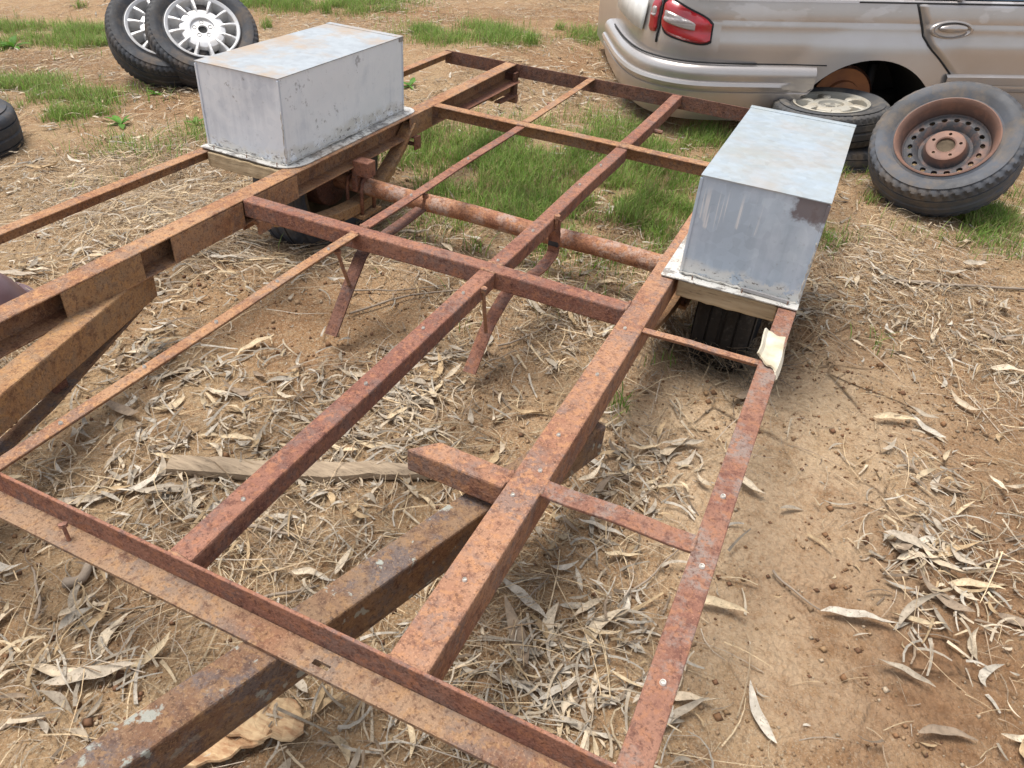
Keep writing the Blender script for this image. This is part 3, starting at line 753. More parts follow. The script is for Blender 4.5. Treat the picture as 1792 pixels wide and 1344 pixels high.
def wavy_plate(bm, lo, hi, ax, nu, nv, th, amp):
    """thin sheet normal to axis ax with slight dents"""
    a, b = [i for i in range(3) if i != ax]
    ph = random.random() * 20
    def mkface(off, sgn):
        g = []
        for i in range(nu + 1):
            row = []
            for j in range(nv + 1):
                p = [0, 0, 0]; u, v = i / nu, j / nv
                p[a] = lo[a] + (hi[a] - lo[a]) * u; p[b] = lo[b] + (hi[b] - lo[b]) * v
                e = math.sin(u * 3.14) * math.sin(v * 3.14)
                p[ax] = lo[ax] + off + amp * e * (math.sin(u * 5 + ph) + math.cos(v * 6 + ph * 2) * .7)
                row.append(bm.verts.new(p))
            g.append(row)
        return g
    A, B = mkface(0, 1), mkface(th, -1)
    for i in range(nu):
        for j in range(nv):
            bm.faces.new((A[i][j], A[i + 1][j], A[i + 1][j + 1], A[i][j + 1])); bm.faces.new((B[i][j + 1], B[i + 1][j + 1], B[i + 1][j], B[i][j]))
    for i in range(nu):
        bm.faces.new((A[i][0], B[i][0], B[i + 1][0], A[i + 1][0])); bm.faces.new((A[i + 1][nv], B[i + 1][nv], B[i][nv], A[i][nv]))
    for j in range(nv):
        bm.faces.new((A[0][j + 1], B[0][j + 1], B[0][j], A[0][j])); bm.faces.new((A[nu][j], B[nu][j], B[nu][j + 1], A[nu][j + 1]))
def bead(p0, p1, r, parent, n=46):
    bm = bmesh.new(); pts, rs = [], []
    for k in range(n + 1):
        u = k / n; q = Vector(p0).lerp(Vector(p1), u)
        rs.append(r * (.25 + 1.1 * vnoise(np.array([k * .45 + p0[0] * 50]), np.array([p0[1] * 31]))[0]))
        pts.append(q + Vector((random.uniform(-.0015, .0015), random.uniform(-.0015, .0015), random.uniform(-.001, .003))))
    tube(bm, pts, rs, 7); return bm_obj('sealant_bead', bm, 'sealant', parent, 0, True)
def wheel_box(x0, x1, y0, y1, z1, mats, flange, lab, round_c):
    e = bpy.data.objects.new('wheel_box', None); COL.objects.link(e); e.parent = CH
    e.location = Vector(((x0 + x1) / 2, (y0 + y1) / 2, ZF)) - CH.location
    e['label'] = lab
    z0 = ZF + .004; t = .0022
    def pan(name, lo, hi, ax, mat, amp=.0016):
        bm = bmesh.new(); wavy_plate(bm, lo, hi, ax, 12, 8, t, amp)
        # world z is used by the peeling-paint mask, so keep world height in object space
        o = bm_obj(name, bm, mat, e); return o
    pan('front_panel', (x0, y0, z0), (x1, y0, z1), 1, mats[0])
    pan('back_panel', (x0, y1 - t, z0), (x1, y1 - t, z1), 1, mats[0])
    pan('side_panel', (x0, y0 + t + .0005, z0), (x0, y1 - t - .0005, z1), 0, mats[1], -.0012)
    pan('side_panel', (x1 - t, y0 + t + .0005, z0), (x1 - t, y1 - t - .0005, z1), 0, mats[2], .0012)
    pan('top_panel', (x0 - .003, y0 - .003, z1 + .0006), (x1 + .003, y1 + .003, z1 + .0006), 2, mats[3], .0022)
    # folded lips
    for lo, hi in (((x0 - .0042, y0 - .0042, z1 - .010), (x1 + .0042, y0 - .0016, z1 + .0022)),):
        pass
    for cxx, cyy in ((x0, y0), (x1, y0), (x1, y1), (x0, y1)):
        bm = bmesh.new(); box(bm, (cxx - .0034, cyy - .0034, z0), (cxx + .0034, cyy + .0034, z1 - .004)); bm_obj('corner_seam', bm, mats[0], e, .001)
    bm = bmesh.new(); box(bm, (x0 - .0046, y1 - .020, z1 - .012), (x1 + .0046, y1 + .0046, z1 + .0046)); bm_obj('folded_lip', bm, mats[3], e, .001)
    # base flange, a ring of sheet with rounded corners
    fx_0, fx_1, fy_0, fy_1 = flange
    bm = bmesh.new(); c = round_c
    outer = []
    for (ccx, ccy, a0) in ((fx_1 - c[1], fy_0 + c[1], -90), (fx_1 - c[2], fy_1 - c[2], 0), (fx_0 + c[3], fy_1 - c[3], 90), (fx_0 + c[0], fy_0 + c[0], 180)):
        cr = c[1] if a0 == -90 else c[2] if a0 == 0 else c[3] if a0 == 90 else c[0]
        for j in range(6): a = rad(a0 + 90 * j / 5); outer.append((ccx + cr * math.cos(a), ccy + cr * math.sin(a)))
    inner = []
    for x, y in outer: inner.append((min(max(x, x0 + .001), x1 - .001), min(max(y, y0 + .001), y1 - .001)))
    zt, zl = ZF + .0045, ZF + .0020
    def zz(x, y): return .0018 * math.sin(x * 31) + .0018 * math.sin(y * 23)
    n = len(outer)
    ot = [bm.verts.new((x, y, zt + zz(x, y))) for x, y in outer]; ob = [bm.verts.new((x, y, zl + zz(x, y))) for x, y in outer]
    it = [bm.verts.new((x, y, zt + .0005)) for x, y in inner]
    for i in range(n):
        j = (i + 1) % n
        bm.faces.new((ot[i], ot[j], ob[j], ob[i]))
        vs = [ot[i], it[i], it[j], ot[j]]
        bm.faces.new(vs)
    bm_obj('base_flange', bm, 'zinc_flange', e)
    bead((x0, y0 - .004, ZF + .009), (x1, y0 - .004, ZF + .005), .0030, e)
    bead((x1 + .003, y0, ZF + .009), (x1 + .003, y1, ZF + .005), .0028, e)
    bead((x0 - .003, y0, ZF + .009), (x0 - .003, y1, ZF + .005), .0028, e)
    bead((x1 + .0005, y0 - .003, ZF + .01), (x1 + .0005, y0 - .003, z1 - .09), .0022, e, 24)
    for u in (.12, .55, .93):
        bm = bmesh.new(); q = Vector((x0 + (x1 - x0) * u, y0 - .020, ZF + .004)); tube(bm, [q, q + Vector((random.uniform(-.004, .004), -.002, .012))], .0016, 6); bm_obj('nail', bm, 'nail', e)
    return e
b1 = wheel_box(-.264, .016, 1.702, 2.325, .583, ('zinc_grey', 'zinc_white', 'zinc_grey', 'zinc_top_clean'), (-.305, .022, 1.668, 2.36), 'galvanised wheel box with peeling grey front and clean top', (.004, .004, .01, .01))
b2 = wheel_box(-1.752, -1.462, 1.722, 2.372, .579, ('zinc_front', 'zinc_front', 'zinc_white', 'zinc_top'), (-1.764, -1.424, 1.694, 2.425), 'galvanised wheel box with white streaked sides and a rust stained top', (.006, .075, .05, .01))
# loose trim strip and brown patch on the right box front
bm = bmesh.new(); prism(bm, rect(.006, .007), (-.115, 1.690, ZF + .016), (.0, 1.688, ZF + .014), 4, .0006); bm_obj('metal_strip', bm, 'trim_grey', b1)

# ---- screws left in the rails
def screw(px, py, X=None, r=.0038):
    q = at(px, py, ZF); x = q[0] if X is None else X
    bm = bmesh.new()
    lathe(bm, [(.0004, .0016), (.0025, .0014), (.003, .0042), (r * .8, .0046), (r, .002), (r, -.003)], 12)
    bmesh.ops.translate(bm, vec=(x, q[1], ZF), verts=bm.verts); bm_obj('screw', bm, 'screw', CH)
for p in ((98, 738), (250, 642), (372, 562), (480, 492), (568, 435), (716, 341), (818, 278)): screw(*p, XTH + random.uniform(-.003, .003))
for p in ((400, 864), (625, 667), (730, 572), (798, 510), (858, 453), (908, 398), (1000, 320), (1040, 287)): screw(*p, XMD + random.uniform(-.006, .006))
for p in ((815, 1017), (898, 868), (970, 760), (937, 822), (1040, 655), (1092, 575)): screw(*p, XMR + random.uniform(-.01, .01))
for p in ((1162, 1197), (1237, 996), (1265, 870)): screw(*p, XR + random.uniform(-.004, .004), .0046)

# ------------------------------------------------------------------ loose wheels and tyres
def loose(name, c, nv, label, cat, tyre, rim, spin=0.0):
    """a leaning wheel: c = centre of its outer face, nv = the way the face looks"""
    R_, W, rr, lugs, tm = tyre
    nv = Vector(nv).normalized()
    e = thing(name, Vector(c) - nv * (W * .46), label, cat, None, wheel_rot(nv, spin))
    raw_obj('tyre', tyre_bm(R_, W, rr, lugs, .009), tm, e, True, 38)
    rim(e, rr, W)
    return e
w1 = loose('alloy_wheel', (-3.105, 3.141, .250), (.503, -.406, .763), 'silver twelve spoke alloy wheel with muddy tyre leaning on another wheel', 'wheel', (.272, .176, .1745, 60, 'tyre_rubber'), alloy_rim, .1)
w2 = loose('alloy_wheel', (-3.271, 3.044, .246), (.500, -.400, .770), 'silver alloy wheel half hidden behind the leaning spoked wheel', 'wheel', (.268, .172, .1715, 60, 'tyre_rubber'), alloy_rim, .25)
w3 = loose('steel_wheel', (.3584, 3.4048, .327), (-.244, -.591, .769), 'rusty steel wheel with chunky tyre leaning beside the silver car', 'wheel', (.278, .175, .180, 44, 'tyre_worn'), steel_rim, .2)

def flat_tyre(name, x, y, z, R_, W, rr, lugs, tm, label, cat, rim=None, tilt=(0, 0), slick=False):
    nv = Vector((tilt[0], tilt[1], 1)).normalized()
    e = thing(name, (x, y, z), label, cat, None, wheel_rot(nv, .3))
    raw_obj('tyre', tyre_bm(R_, W, rr, lugs, slick=slick), tm, e, True, 38)
    if rim: rim(e, rr, W)
    return e
# the pile beside the car
pc = Vector(atdepth(1457, 181, 3.46))
flat_tyre('alloy_wheel', pc.x, pc.y, pc.z - .062, .256, .150, .163, 52, 'tyre_dusty', 'dusty cream alloy wheel lying flat on top of a bare tyre', 'wheel', lambda e, r, W: alloy_rim(e, r, W, 'alloy_dirty', 6, True), (-.10, -.03))
flat_tyre('tyre', pc.x + .02, pc.y + .015, pc.z - .205, .262, .150, .17, 52, 'tyre_worn', 'dark tyre lying flat underneath the dusty alloy wheel', 'tyre')
fr = atg(1850, 345); flat_tyre('tyre', fr[0] + .17, fr[1] + .14, g1(fr[0], fr[1]) + .06, .265, .165, .17, 56, 'tyre_worn', 'tyre lying flat behind the rusty steel wheel', 'tyre')
fl_ = atg(-84, 262); flat_tyre('tyre', fl_[0], fl_[1], g1(fl_[0], fl_[1]) + .078, .262, .170, .17, 56, 'tyre_rubber', 'smooth black tyre lying flat on dry ground near grass', 'tyre', slick=True)
# maroon tub behind the left rail
mq = atg(-60, 554); e = thing('plastic_tub', (mq[0], mq[1], g1(mq[0], mq[1])), 'upturned maroon plastic tub beside the rusty rail', 'tub')
bm = bmesh.new(); lathe(bm, [(.17, -.01), (.172, .012), (.158, .014), (.150, .03), (.128, .07), (.105, .095), (.08, .104), (.0005, .108)], 48); raw_obj('shell', bm, 'maroon', e, True, 50)
bm = bmesh.new(); lathe(bm, [(.176, -.006), (.180, .004), (.176, .014), (.168, .012)], 48); raw_obj('lip', bm, 'maroon', e, True, 50)

# torn cream trim on the outer rail
bm = bmesh.new(); rows = []
nA, nB = 12, 8
for i in range(nA + 1):
    u = i / nA; row = []
    for j in range(nB + 1):
        v = j / nB
        front = 1.425 - .040 * v + .006 * math.sin(v * 11); back = 1.540 + .004 * math.sin(v * 9)
        y = front * (1 - u) + back * u
        x = -.027 + .051 * v + .002 * math.sin(u * 5)
        z = ZF + .003 + .008 * (1 - min(1, v / .15)) ** 2 + .002 * math.sin(u * 7 + v * 5) + .004 * (1 - u) ** 4
        if v > .93: z -= .012
        row.append(bm.verts.new((x, y, z)))
    rows.append(row)
for i in range(nA):
    for j in range(nB): bm.faces.new((rows[i][j], rows[i + 1][j], rows[i + 1][j + 1], rows[i][j + 1]))
n_ = NT('cream_trim'); n_.fin(n_.mix(n_.ramp(n_.noise(18, 5, .6), [(.35, 0.), (.65, 1.)]), (.44, .37, .25), (.54, .50, .42)), .8, 0, n_.bump(n_.noise(60, 4), .5, .004), .3)
tr = bm_obj('trim_fragment', bm, 'cream_trim', None)
so = tr.modifiers.new('solid', 'SOLIDIFY'); so.thickness = .004
tag(tr, 'torn cream trim fragment lying on the rusty outer rail', 'trim fragment')

# split slat of wood on the ground
a, b = atg(300, 822), atg(790, 838)
bm = bmesh.new(); rings = []
for k in range(25):
    u = k / 24; c = Vector(a).lerp(Vector(b), u); c.z = g1(c.x, c.y) + .020
    d = (Vector(b) - Vector(a)).normalized(); s = d.cross(Vector((0, 0, 1))).normalized()
    hw = .024 * (1 - .35 * max(0, u - .55) / .45) + random.uniform(-.002, .002); c += s * .006 * math.sin(u * 5)
    rings.append([bm.verts.new(c + s * x + Vector((0, 0, z))) for x, z in ((-hw, -.012), (hw, -.012), (hw * .95, .003), (hw * .35, .010 + random.uniform(-.002, .002)), (-hw * .3, .008), (-hw * .9, .005))])
for k in range(24):
    for i in range(6): bm.faces.new((rings[k][i], rings[k][(i + 1) % 6], rings[k + 1][(i + 1) % 6], rings[k + 1][i]))
bm.faces.new(rings[0]); bm.faces.new(list(reversed(rings[-1])))
tag(bm_obj('wooden_slat', bm, 'old_slat', None), 'weathered split wooden slat lying under the rusty bearers', 'slat')

# ------------------------------------------------------------------ car
CA = rad(27)
CD = Vector((math.cos(CA), math.sin(CA), 0)); CI = Vector((-math.sin(CA), math.cos(CA), 0))
cp = at(1300, 218, .11); CP = Vector((cp[0], cp[1], 0))
CAR = thing('parked_car', CP + Vector((0, 0, G0)), 'dusty silver station wagon with a rear wheel missing', 'car', None, Matrix((CD, CI, Vector((0, 0, 1)))).transposed() @ Matrix.Rotation(rad(-2.6), 3, 'Y'))
# local frame: x forward along the car, y across (0 = near side), z above the ground level G0
CW = 1.78
def zl(z): return z - G0
ARX, ARZ, ARR = .555, .042, .368
FAX = ARX + 2.80
def sidey(x, z):
    """inset of the near side at length x, height z"""
    t = 0.0
    if z < .22: t += .05 * ((.22 - z) / .20) ** 1.6
    if z > .47: t += .012 * min(1, (z - .47) / .04)
    if z > .553: t += .0045
    if z > .57: t += .28 * (z - .57) ** 1.25
    t += .33 * max(0, -x) ** 2
    t += .10 * max(0, (x - 3.6) / .7) ** 2
    d = math.hypot(x - ARX, z - ARZ)
    if d < .52: t -= .020 * (1 - (d - .30) / .22) if d > .30 else .020
    return t
def rearx(w_):
    """rear end of the body at inset w_ from the near side"""
    u = min(w_, CW - w_)
    return -.70 + .50 * math.exp(-u / .13) - .04 * (u / .89)
def plan(t, grow=0.0):
    """perimeter from the near side round the rear corner; t in 0..1"""
    pts = [(.30, 0), (.1, 0), (-.08, .003), (-.21, .013), (-.31, .040), (-.385, .088), (-.44, .155), (-.475, .245), (-.495, .36), (-.505, .52), (-.505, .89)]
    k = t * (len(pts) - 1); i = min(int(k), len(pts) - 2); f_ = k - i
    def P_(j): j = max(0, min(len(pts) - 1, j)); return Vector((pts[j][0], pts[j][1], 0))
    a, b, c, d = P_(i - 1), P_(i), P_(i + 1), P_(i + 2)
    p = .5 * ((2 * b) + (c - a) * f_ + (2 * a - 5 * b + 4 * c - d) * f_ ** 2 + (3 * b - a - 3 * c + d) * f_ ** 3)
    dr = .5 * ((c - a) + 2 * (2 * a - 5 * b + 4 * c - d) * f_ + 3 * (3 * b - a - 3 * c + d) * f_ ** 2)
    n = Vector((dr.y, -dr.x, 0)).normalized(); n = -n if n.y > .3 or n.x > .3 else n
    return p + n * grow, n
def grid_obj(name, rows, mat, parent, mirror=False, thick=0, smooth=True):
    bm = bmesh.new()
    V = [[bm.verts.new(p) for p in r] for r in rows]
    for i in range(len(V) - 1):
        for j in range(len(V[0]) - 1):
            q = [V[i][j], V[i + 1][j], V[i + 1][j + 1], V[i][j + 1]]
            if len({tuple(round(c, 5) for c in v.co) for v in q}) == 4: bm.faces.new(q)
    if mirror:      # the same piece on the far side, as an object of its own
        grid_obj(name, [[(p[0], CW - p[1], p[2]) for p in r] for r in rows], mat, parent, False, thick, smooth)
    bmesh.ops.recalc_face_normals(bm, faces=bm.faces)
    me = bpy.data.meshes.new(name); bm.to_mesh(me); bm.free()
    o = add(name, me, mat, parent, smooth)
    if smooth: me.set_sharp_from_angle(angle=rad(32))
    if thick:
        m = o.modifiers.new('s', 'SOLIDIFY'); m.thickness = thick; m.offset = -1
    return o
SILL, BELT = .10, .637
zs = [SILL, .14, .18, .23, .28, .33, .37, .40, .43, .455, .48, .505, .53, .545, .556, .560, .57, .59, .61, .625, BELT]
def arch(x):
    z = SILL
    if x < ARX - ARR - .02: z = .21
    for ax_ in (ARX, FAX):
        if abs(x - ax_) < ARR: z = max(z, ARZ + math.sqrt(ARR ** 2 - (x - ax_) ** 2))
    return z
xs = sorted(set([round(v, 4) for v in list(np.linspace(-.24, ARX - ARR, 12)) + [ARX + ARR * math.cos(t) for t in np.linspace(0, math.pi, 33)] + list(np.linspace(ARX + ARR, FAX - ARR, 30)) + [FAX + ARR * math.cos(t) for t in np.linspace(0, math.pi, 25)] + list(np.linspace(FAX + ARR, 4.15, 8))]))
ZT = ARZ + ARR + .02
def remap(z, x):
    a = arch(x)
    return z if z >= ZT else a + (z - SILL) / (ZT - SILL) * (ZT - a)
rows = []
for x in xs:
    bl = BELT - (.06 * max(0, x - 2.6) / 1.5 if x > 2.6 else 0)
    rows.append([(x, sidey(x, remap(z, x)), zl(remap(z, x)) * (1 if x < 2.6 else 1 - .08 * (x - 2.6) / 1.5)) for z in zs])
body = grid_obj('body', rows, 'car_paint', CAR, True)
# inner lip and dark liner of the wheel arch
rows = []
for t in np.linspace(-.1, math.pi + .1, 30):
    x, z = ARX + (ARR - .002) * math.cos(t), ARZ + (ARR - .002) * math.sin(t)
    if z < SILL - .04: z = SILL - .04
    rows.append([(x, sidey(x, z) + d, zl(z)) for d in (.001, .012, .10, .30, .42)])
grid_obj('wheel_well', rows, 'black', CAR)
bm = bmesh.new(); cyl_v = []
for t in np.linspace(0, math.pi, 24): cyl_v.append(bm.verts.new((ARX + ARR * math.cos(t) * 1.02, .42, zl(ARZ + ARR * math.sin(t) * 1.02))))
cyl_v += [bm.verts.new((ARX - ARR * 1.02, .42, -.02)), bm.verts.new((ARX + ARR * 1.02, .42, -.02))]
bm.faces.new(cyl_v); raw_obj('wheel_well_back', bm, 'black', CAR)
# brake disc and trailing arm
def lathe_y(prof, c, n=40):
    bm = bmesh.new(); lathe(bm, prof, n); bmesh.ops.rotate(bm, verts=bm.verts, cent=(0, 0, 0), matrix=Matrix.Rotation(rad(90), 3, 'X')); bmesh.ops.translate(bm, vec=c, verts=bm.verts); return bm
DC = (.495, .13, .158)
bd = raw_obj('brake_disc', lathe_y([(.0005, .045), (.034, .045), (.036, .03), (.085, .028), (.090, .010), (.142, .008), (.142, -.008), (.08, -.01)], DC), 'brake_disc', CAR, True, 35)
raw_obj('backing_plate', lathe_y([(.0005, -.03), (.150, -.03), (.156, -.02), (.154, .0)], DC), 'rust_dark', CAR, True, 35)
bm = bmesh.new(); tube(bm, [(.52, .2, .16), (.80, .35, .10), (1.0, .40, .12)], .035, 10); tube(bm, [(.66, .22, .10), (.66, .22, .30)], .022, 10); raw_obj('suspension_arm', bm, 'black_gap', CAR, True)
# rear corner panel above the bumper, tail panel
rows = []
for t in np.linspace(.27, 1, 34):
    r = []
    for z in [.30, .34, .38, .42, .46, .50, .53, .556, .560, .57, .60, BELT, .73]:
        p, nrm = plan(t)
        inset = (sidey(.02, z)) * 1.0 + (max(0, z - .60) * .16 if t > .5 else 0)
        p = p - nrm * inset
        r.append((p.x, p.y, zl(z)))
    rows.append(r)
grid_obj('rear_panel', rows, 'car_paint', CAR)
# bumper
bz = [(.120, .004), (.15, .016), (.20, .028), (.255, .033), (.262, .033), (.266, .027), (.274, .027), (.278, .040), (.292, .045), (.306, .040), (.310, .030), (.330, .034), (.352, .032), (.368, .022), (.376, .008), (.378, -.02)]
rows = []
for t in list(np.linspace(.012, .16, 12)) + list(np.linspace(.18, 1, 44)):
    r = []
    for z, gr in bz:
        lower = max(0, .25 - z) * .22
        zz = z
        if .27 < z < .311 and t < .07: gr = .030
        gg = gr - lower + (.020 if t > .35 else .020 * max(0, (t - .1) / .25))
        p, nrm = plan(t, gg)
        if p.x > .14:   # follow the arch edge
            pa = arch(p.x)
            zz = max(zz, pa - .004) if p.x > ARX - ARR else zz
        r.append((p.x, p.y, zl(zz + .012 * min(1, t * 1.2))))
    rows.append(r)
grid_obj('rear_bumper', rows, 'car_paint', CAR)
bm = bmesh.new(); pts = []
for t in np.linspace(.15, .95, 40):
    p, nrm = plan(t, .008 + .02 * min(1, max(0, (t - .1) / .25))); pts.append((p.x, p.y, zl(.384 + .012 * min(1, t * 1.2))))
tube(bm, pts, .004, 6); raw_obj('bumper_gap', bm, 'black_gap', CAR, True)
bm = bmesh.new(); tube(bm, [(p, sidey(p, .383) + .001, zl(.383)) for p in np.linspace(-.16, .33, 12)], .0032, 6); raw_obj('bumper_gap', bm, 'black_gap', CAR, True)
# far half of the tail so the shell is closed
bm = bmesh.new(); box(bm, (-.48, .62, zl(.14)), (-.1, CW - .1, zl(.60))); raw_obj('tail_floor', bm, 'car_paint', CAR)
# tail lamp: red shell with a clear insert, wrapped on the corner
def lamp(name, t0, t1, zlo, zhi, grow, mat, sq=3.2, nu=22, nv=10):
    rows = []
    for i in range(nu + 1):
        u = i / nu * 2 - 1; r = []
        for j in range(nv + 1):
            v = j / nv * 2 - 1
            uu, vv = u, v * (1 - abs(u) ** sq) ** (1 / 2.2)
            t = t0 + (t1 - t0) * (uu + 1) / 2
            e_ = max(0, 1 - max(abs(uu), abs(v)) ** 6)
            zc = (zlo(t) + zhi(t)) / 2; hh = (zhi(t) - zlo(t)) / 2
            z = zc + vv * hh
            p, nrm = plan(t, .005 + grow * e_ - sidey(.02, z)); r.append((p.x, p.y, zl(z)))
        rows.append(r)
    return grid_obj(name, rows, mat, CAR)
def LO(t): return .452 + .035 * max(0, (t - .30) / .25)
def HI(t): return .548 + .075 * max(0, (t - .27) / .25)
tl = lamp('tail_lamp', .296, .574, LO, HI, .020, 'lamp_red', 5)
lamp('lamp_insert', .355, .560, lambda t: .494 + .035 * (t - .3) / .25, lambda t: .533 + .062 * (t - .3) / .25, .0270, 'lamp_clear', 3.4)
lamp('lamp_surround', .288, .580, lambda t: LO(t) - .007, lambda t: HI(t) + .007, .003, 'black_gap', 5)
lamp('tail_lamp', .590, .655, lambda t: .48, lambda t: .615, .014, 'lamp_red', 6)
lamp('lamp_insert', .600, .640, lambda t: .540, lambda t: .590, .020, 'lamp_clear', 3)
# tailgate gap, number plate
bm = bmesh.new(); tube(bm, [(plan(.584, .001 - sidey(.02, z))[0].x, plan(.578, .001 - sidey(.02, z))[0].y, zl(z)) for z in np.linspace(.44, .72, 10)], .005, 6); raw_obj('tailgate_gap', bm, 'black_gap', CAR, True)
rows = [[(plan(t, .012 - sidey(.02, z) * .9)[0].x, plan(t, .012 - sidey(.02, z) * .9)[0].y, zl(z)) for z in (.47, .53, .60)] for t in np.linspace(.70, .97, 8)]
grid_obj('number_plate', rows, 'plate_white', CAR, False, .004)
# door: a skin a little proud of the body with its own edge
def seam(z):
    pts = [(.10, 1.0), (.28, .972), (.32, .953), (.37, .900), (.416, .847), (.465, .783), (.51, .742), (.55, .725), (.637, .683)]
    for (z0_, x0_), (z1_, x1_) in zip(pts, pts[1:]):
        if z <= z1_: return x0_ + (x1_ - x0_) * (z - z0_) / (z1_ - z0_)
    return pts[-1][1]
rows = []
for u in np.linspace(0, 1, 24):
    r = []
    for z in zs:
        x = (seam(z) + .006) * (1 - u) + 1.78 * u
        r.append((x, sidey(x, z) - .0035, zl(z)))
    rows.append(r)
door = grid_obj('door', rows, 'car_paint', CAR, False, .003)
bm = bmesh.new(); tube(bm, [(seam(z), sidey(seam(z), z) - .001, zl(z)) for z in np.linspace(.11, BELT, 30)], .0042, 6); raw_obj('door_gap', bm, 'black_gap', CAR, True)
# protective moulding on the door
rows = []
for x in np.linspace(.90, 1.78, 10):
    rows.append([(x, sidey(x, z) - d, zl(z)) for z, d in ((.272, .003), (.277, .012), (.292, .016), (.305, .014), (.309, .020), (.343, .022), (.350, .012), (.353, .003))])
grid_obj('side_moulding', rows, 'car_paint', CAR)
# handle: oval bezel, recess and grip
def oval(name, cx_, cz_, a, b, y0, prof, mat, parent):
    bm = bmesh.new(); lathe(bm, prof, 36)
    for v in bm.verts:
        x, y, z = v.co; v.co = (cx_ + x * a, sidey(cx_, cz_) - .0035 - z, zl(cz_) + y * b)
    return raw_obj(name, bm, mat, parent, True, 45)
hd = oval('door_handle', .862, .538, .102, .038, 0, [(1, -.004), (1, .004), (.95, .009), (.86, .010), (.80, .006), (.70, -.004), (.0, -.008)], 'car_paint', CAR)
oval('handle_grip', .868, .544, .068, .018, 0, [(1.0, .0), (.97, .010), (.80, .018), (.40, .021), (.0, .022)], 'car_paint', CAR)
# glasshouse: sloping side windows, pillars, roof
def wy(z): return sidey(1.0, BELT) + .006 + (z - BELT) * .42
def quad_panel(name, pts, mat, th=.006):
    rows = [[pts[0], pts[3]], [pts[1], pts[2]]]
    return grid_obj(name, rows, mat, CAR, True, th, False)
ZR = 1.14
quad_panel('rear_window', [(.40, wy(.655), zl(.655)), (.668, wy(.655), zl(.655)), (.668, wy(ZR), zl(ZR)), (.15, wy(ZR), zl(ZR))], 'glass')
quad_panel('door_window', [(.705, wy(.655), zl(.655)), (.86, wy(.655), zl(.655)), (.86, wy(ZR), zl(ZR)), (.705, wy(ZR), zl(ZR))], 'glass')
quad_panel('door_window', [(.885, wy(.655), zl(.655)), (1.80, wy(.655), zl(.655)), (1.74, wy(ZR), zl(ZR)), (.885, wy(ZR), zl(ZR))], 'glass')
quad_panel('door_window', [(1.90, wy(.655), zl(.655)), (2.75, wy(.655), zl(.655)), (2.20, wy(ZR), zl(ZR)), (1.85, wy(ZR), zl(ZR))], 'glass')
quad_panel('cargo_window', [(-.30, wy(.655) + .01, zl(.655)), (.34, wy(.655), zl(.655)), (.10, wy(ZR), zl(ZR)), (-.12, wy(ZR), zl(ZR))], 'glass')
rows = []
for x in np.linspace(-.30, 3.0, 30):
    rows.append([(x, sidey(1.0, BELT) - .002, zl(BELT - .001)), (x, sidey(1.0, BELT) + .002, zl(.645)), (x, sidey(1.0, BELT) + .010, zl(.650)), (x, sidey(1.0, BELT) + .030, zl(.650))])
grid_obj('belt_trim', rows, 'car_paint', CAR, True)
bm = bmesh.new(); tube(bm, [(x, sidey(1.0, BELT) - .001, zl(.640)) for x in np.linspace(.42, 2.9, 20)], .0035, 6); raw_obj('window_seal', bm, 'black_gap', CAR, True)
for x0_, x1_, x2_, x3_ in ((.668, .705, .705, .668), (.86, .885, .885, .86), (1.80, 1.90, 1.85, 1.74), (.34, .40, .15, .10), (-.40, -.30, -.12, -.24), (2.75, 2.92, 2.34, 2.20)):
    quad_panel('pillar', [(x0_, wy(.650) - .004, zl(.650)), (x1_, wy(.650) - .004, zl(.650)), (x2_, wy(ZR) - .004, zl(ZR)), (x3_, wy(ZR) - .004, zl(ZR))], 'car_paint', .02)
rows = []
for x in np.linspace(-.26, 2.34, 20):
    c = .05 * (1 - ((x - .9) / 1.6) ** 2)
    rows.append([(x, wy(ZR) - .004 + (CW - 2 * wy(ZR) + .008) * v, zl(ZR) + .012 + c + .05 * (1 - (2 * v - 1) ** 4)) for v in np.linspace(0, 1, 12)])
grid_obj('roof', rows, 'car_paint', CAR, False, .03)
rows = [[(2.92, .12 + 1.54 * v, zl(.70)) for v in (0, .5, 1)], [(2.34, .26 + 1.26 * v, zl(ZR + .02)) for v in (0, .5, 1)]]
grid_obj('windscreen', rows, 'glass', CAR, False, .006)
rows = [[(-.46, .14 + 1.50 * v, zl(.73)) for v in (0, .5, 1)], [(-.24, .26 + 1.26 * v, zl(ZR + .02)) for v in (0, .5, 1)]]
grid_obj('tailgate_glass', rows, 'glass', CAR, False, .006)
rows = [[(x, .06 + (CW - .12) * v, zl(.66 - .10 * max(0, x - 2.9) / 1.25) + .04 * (1 - (2 * v - 1) ** 2)) for v in np.linspace(0, 1, 9)] for x in np.linspace(2.85, 4.15, 10)]
grid_obj('bonnet', rows, 'car_paint', CAR)
rows = [[(4.15 + .10 * (1 - (2 * v - 1) ** 2), .10 + (CW - .2) * v, zl(z)) for v in np.linspace(0, 1, 9)] for z in (.14, .3, .45, .60)]
grid_obj('front_bumper', rows, 'car_paint', CAR)
bm = bmesh.new(); box(bm, (.95, .25, zl(.13)), (4.1, CW - .25, zl(.16))); box(bm, (-.4, .44, zl(.13)), (1.0, CW - .25, zl(.16))); raw_obj('underbody', bm, 'black', CAR)
for yy, ay in ((.02, -1), (CW - .02, 1)):
    e = bpy.data.objects.new('wheel', None); COL.objects.link(e); e.parent = CAR
    e.matrix_local = Matrix.Translation((FAX, yy - ay * .10, .26)) @ wheel_rot((0, ay, 0)).to_4x4()
    raw_obj('tyre', tyre_bm(.31, .2, .2, 48), 'tyre_rubber', e, True, 38); alloy_rim(e, .2, .2)

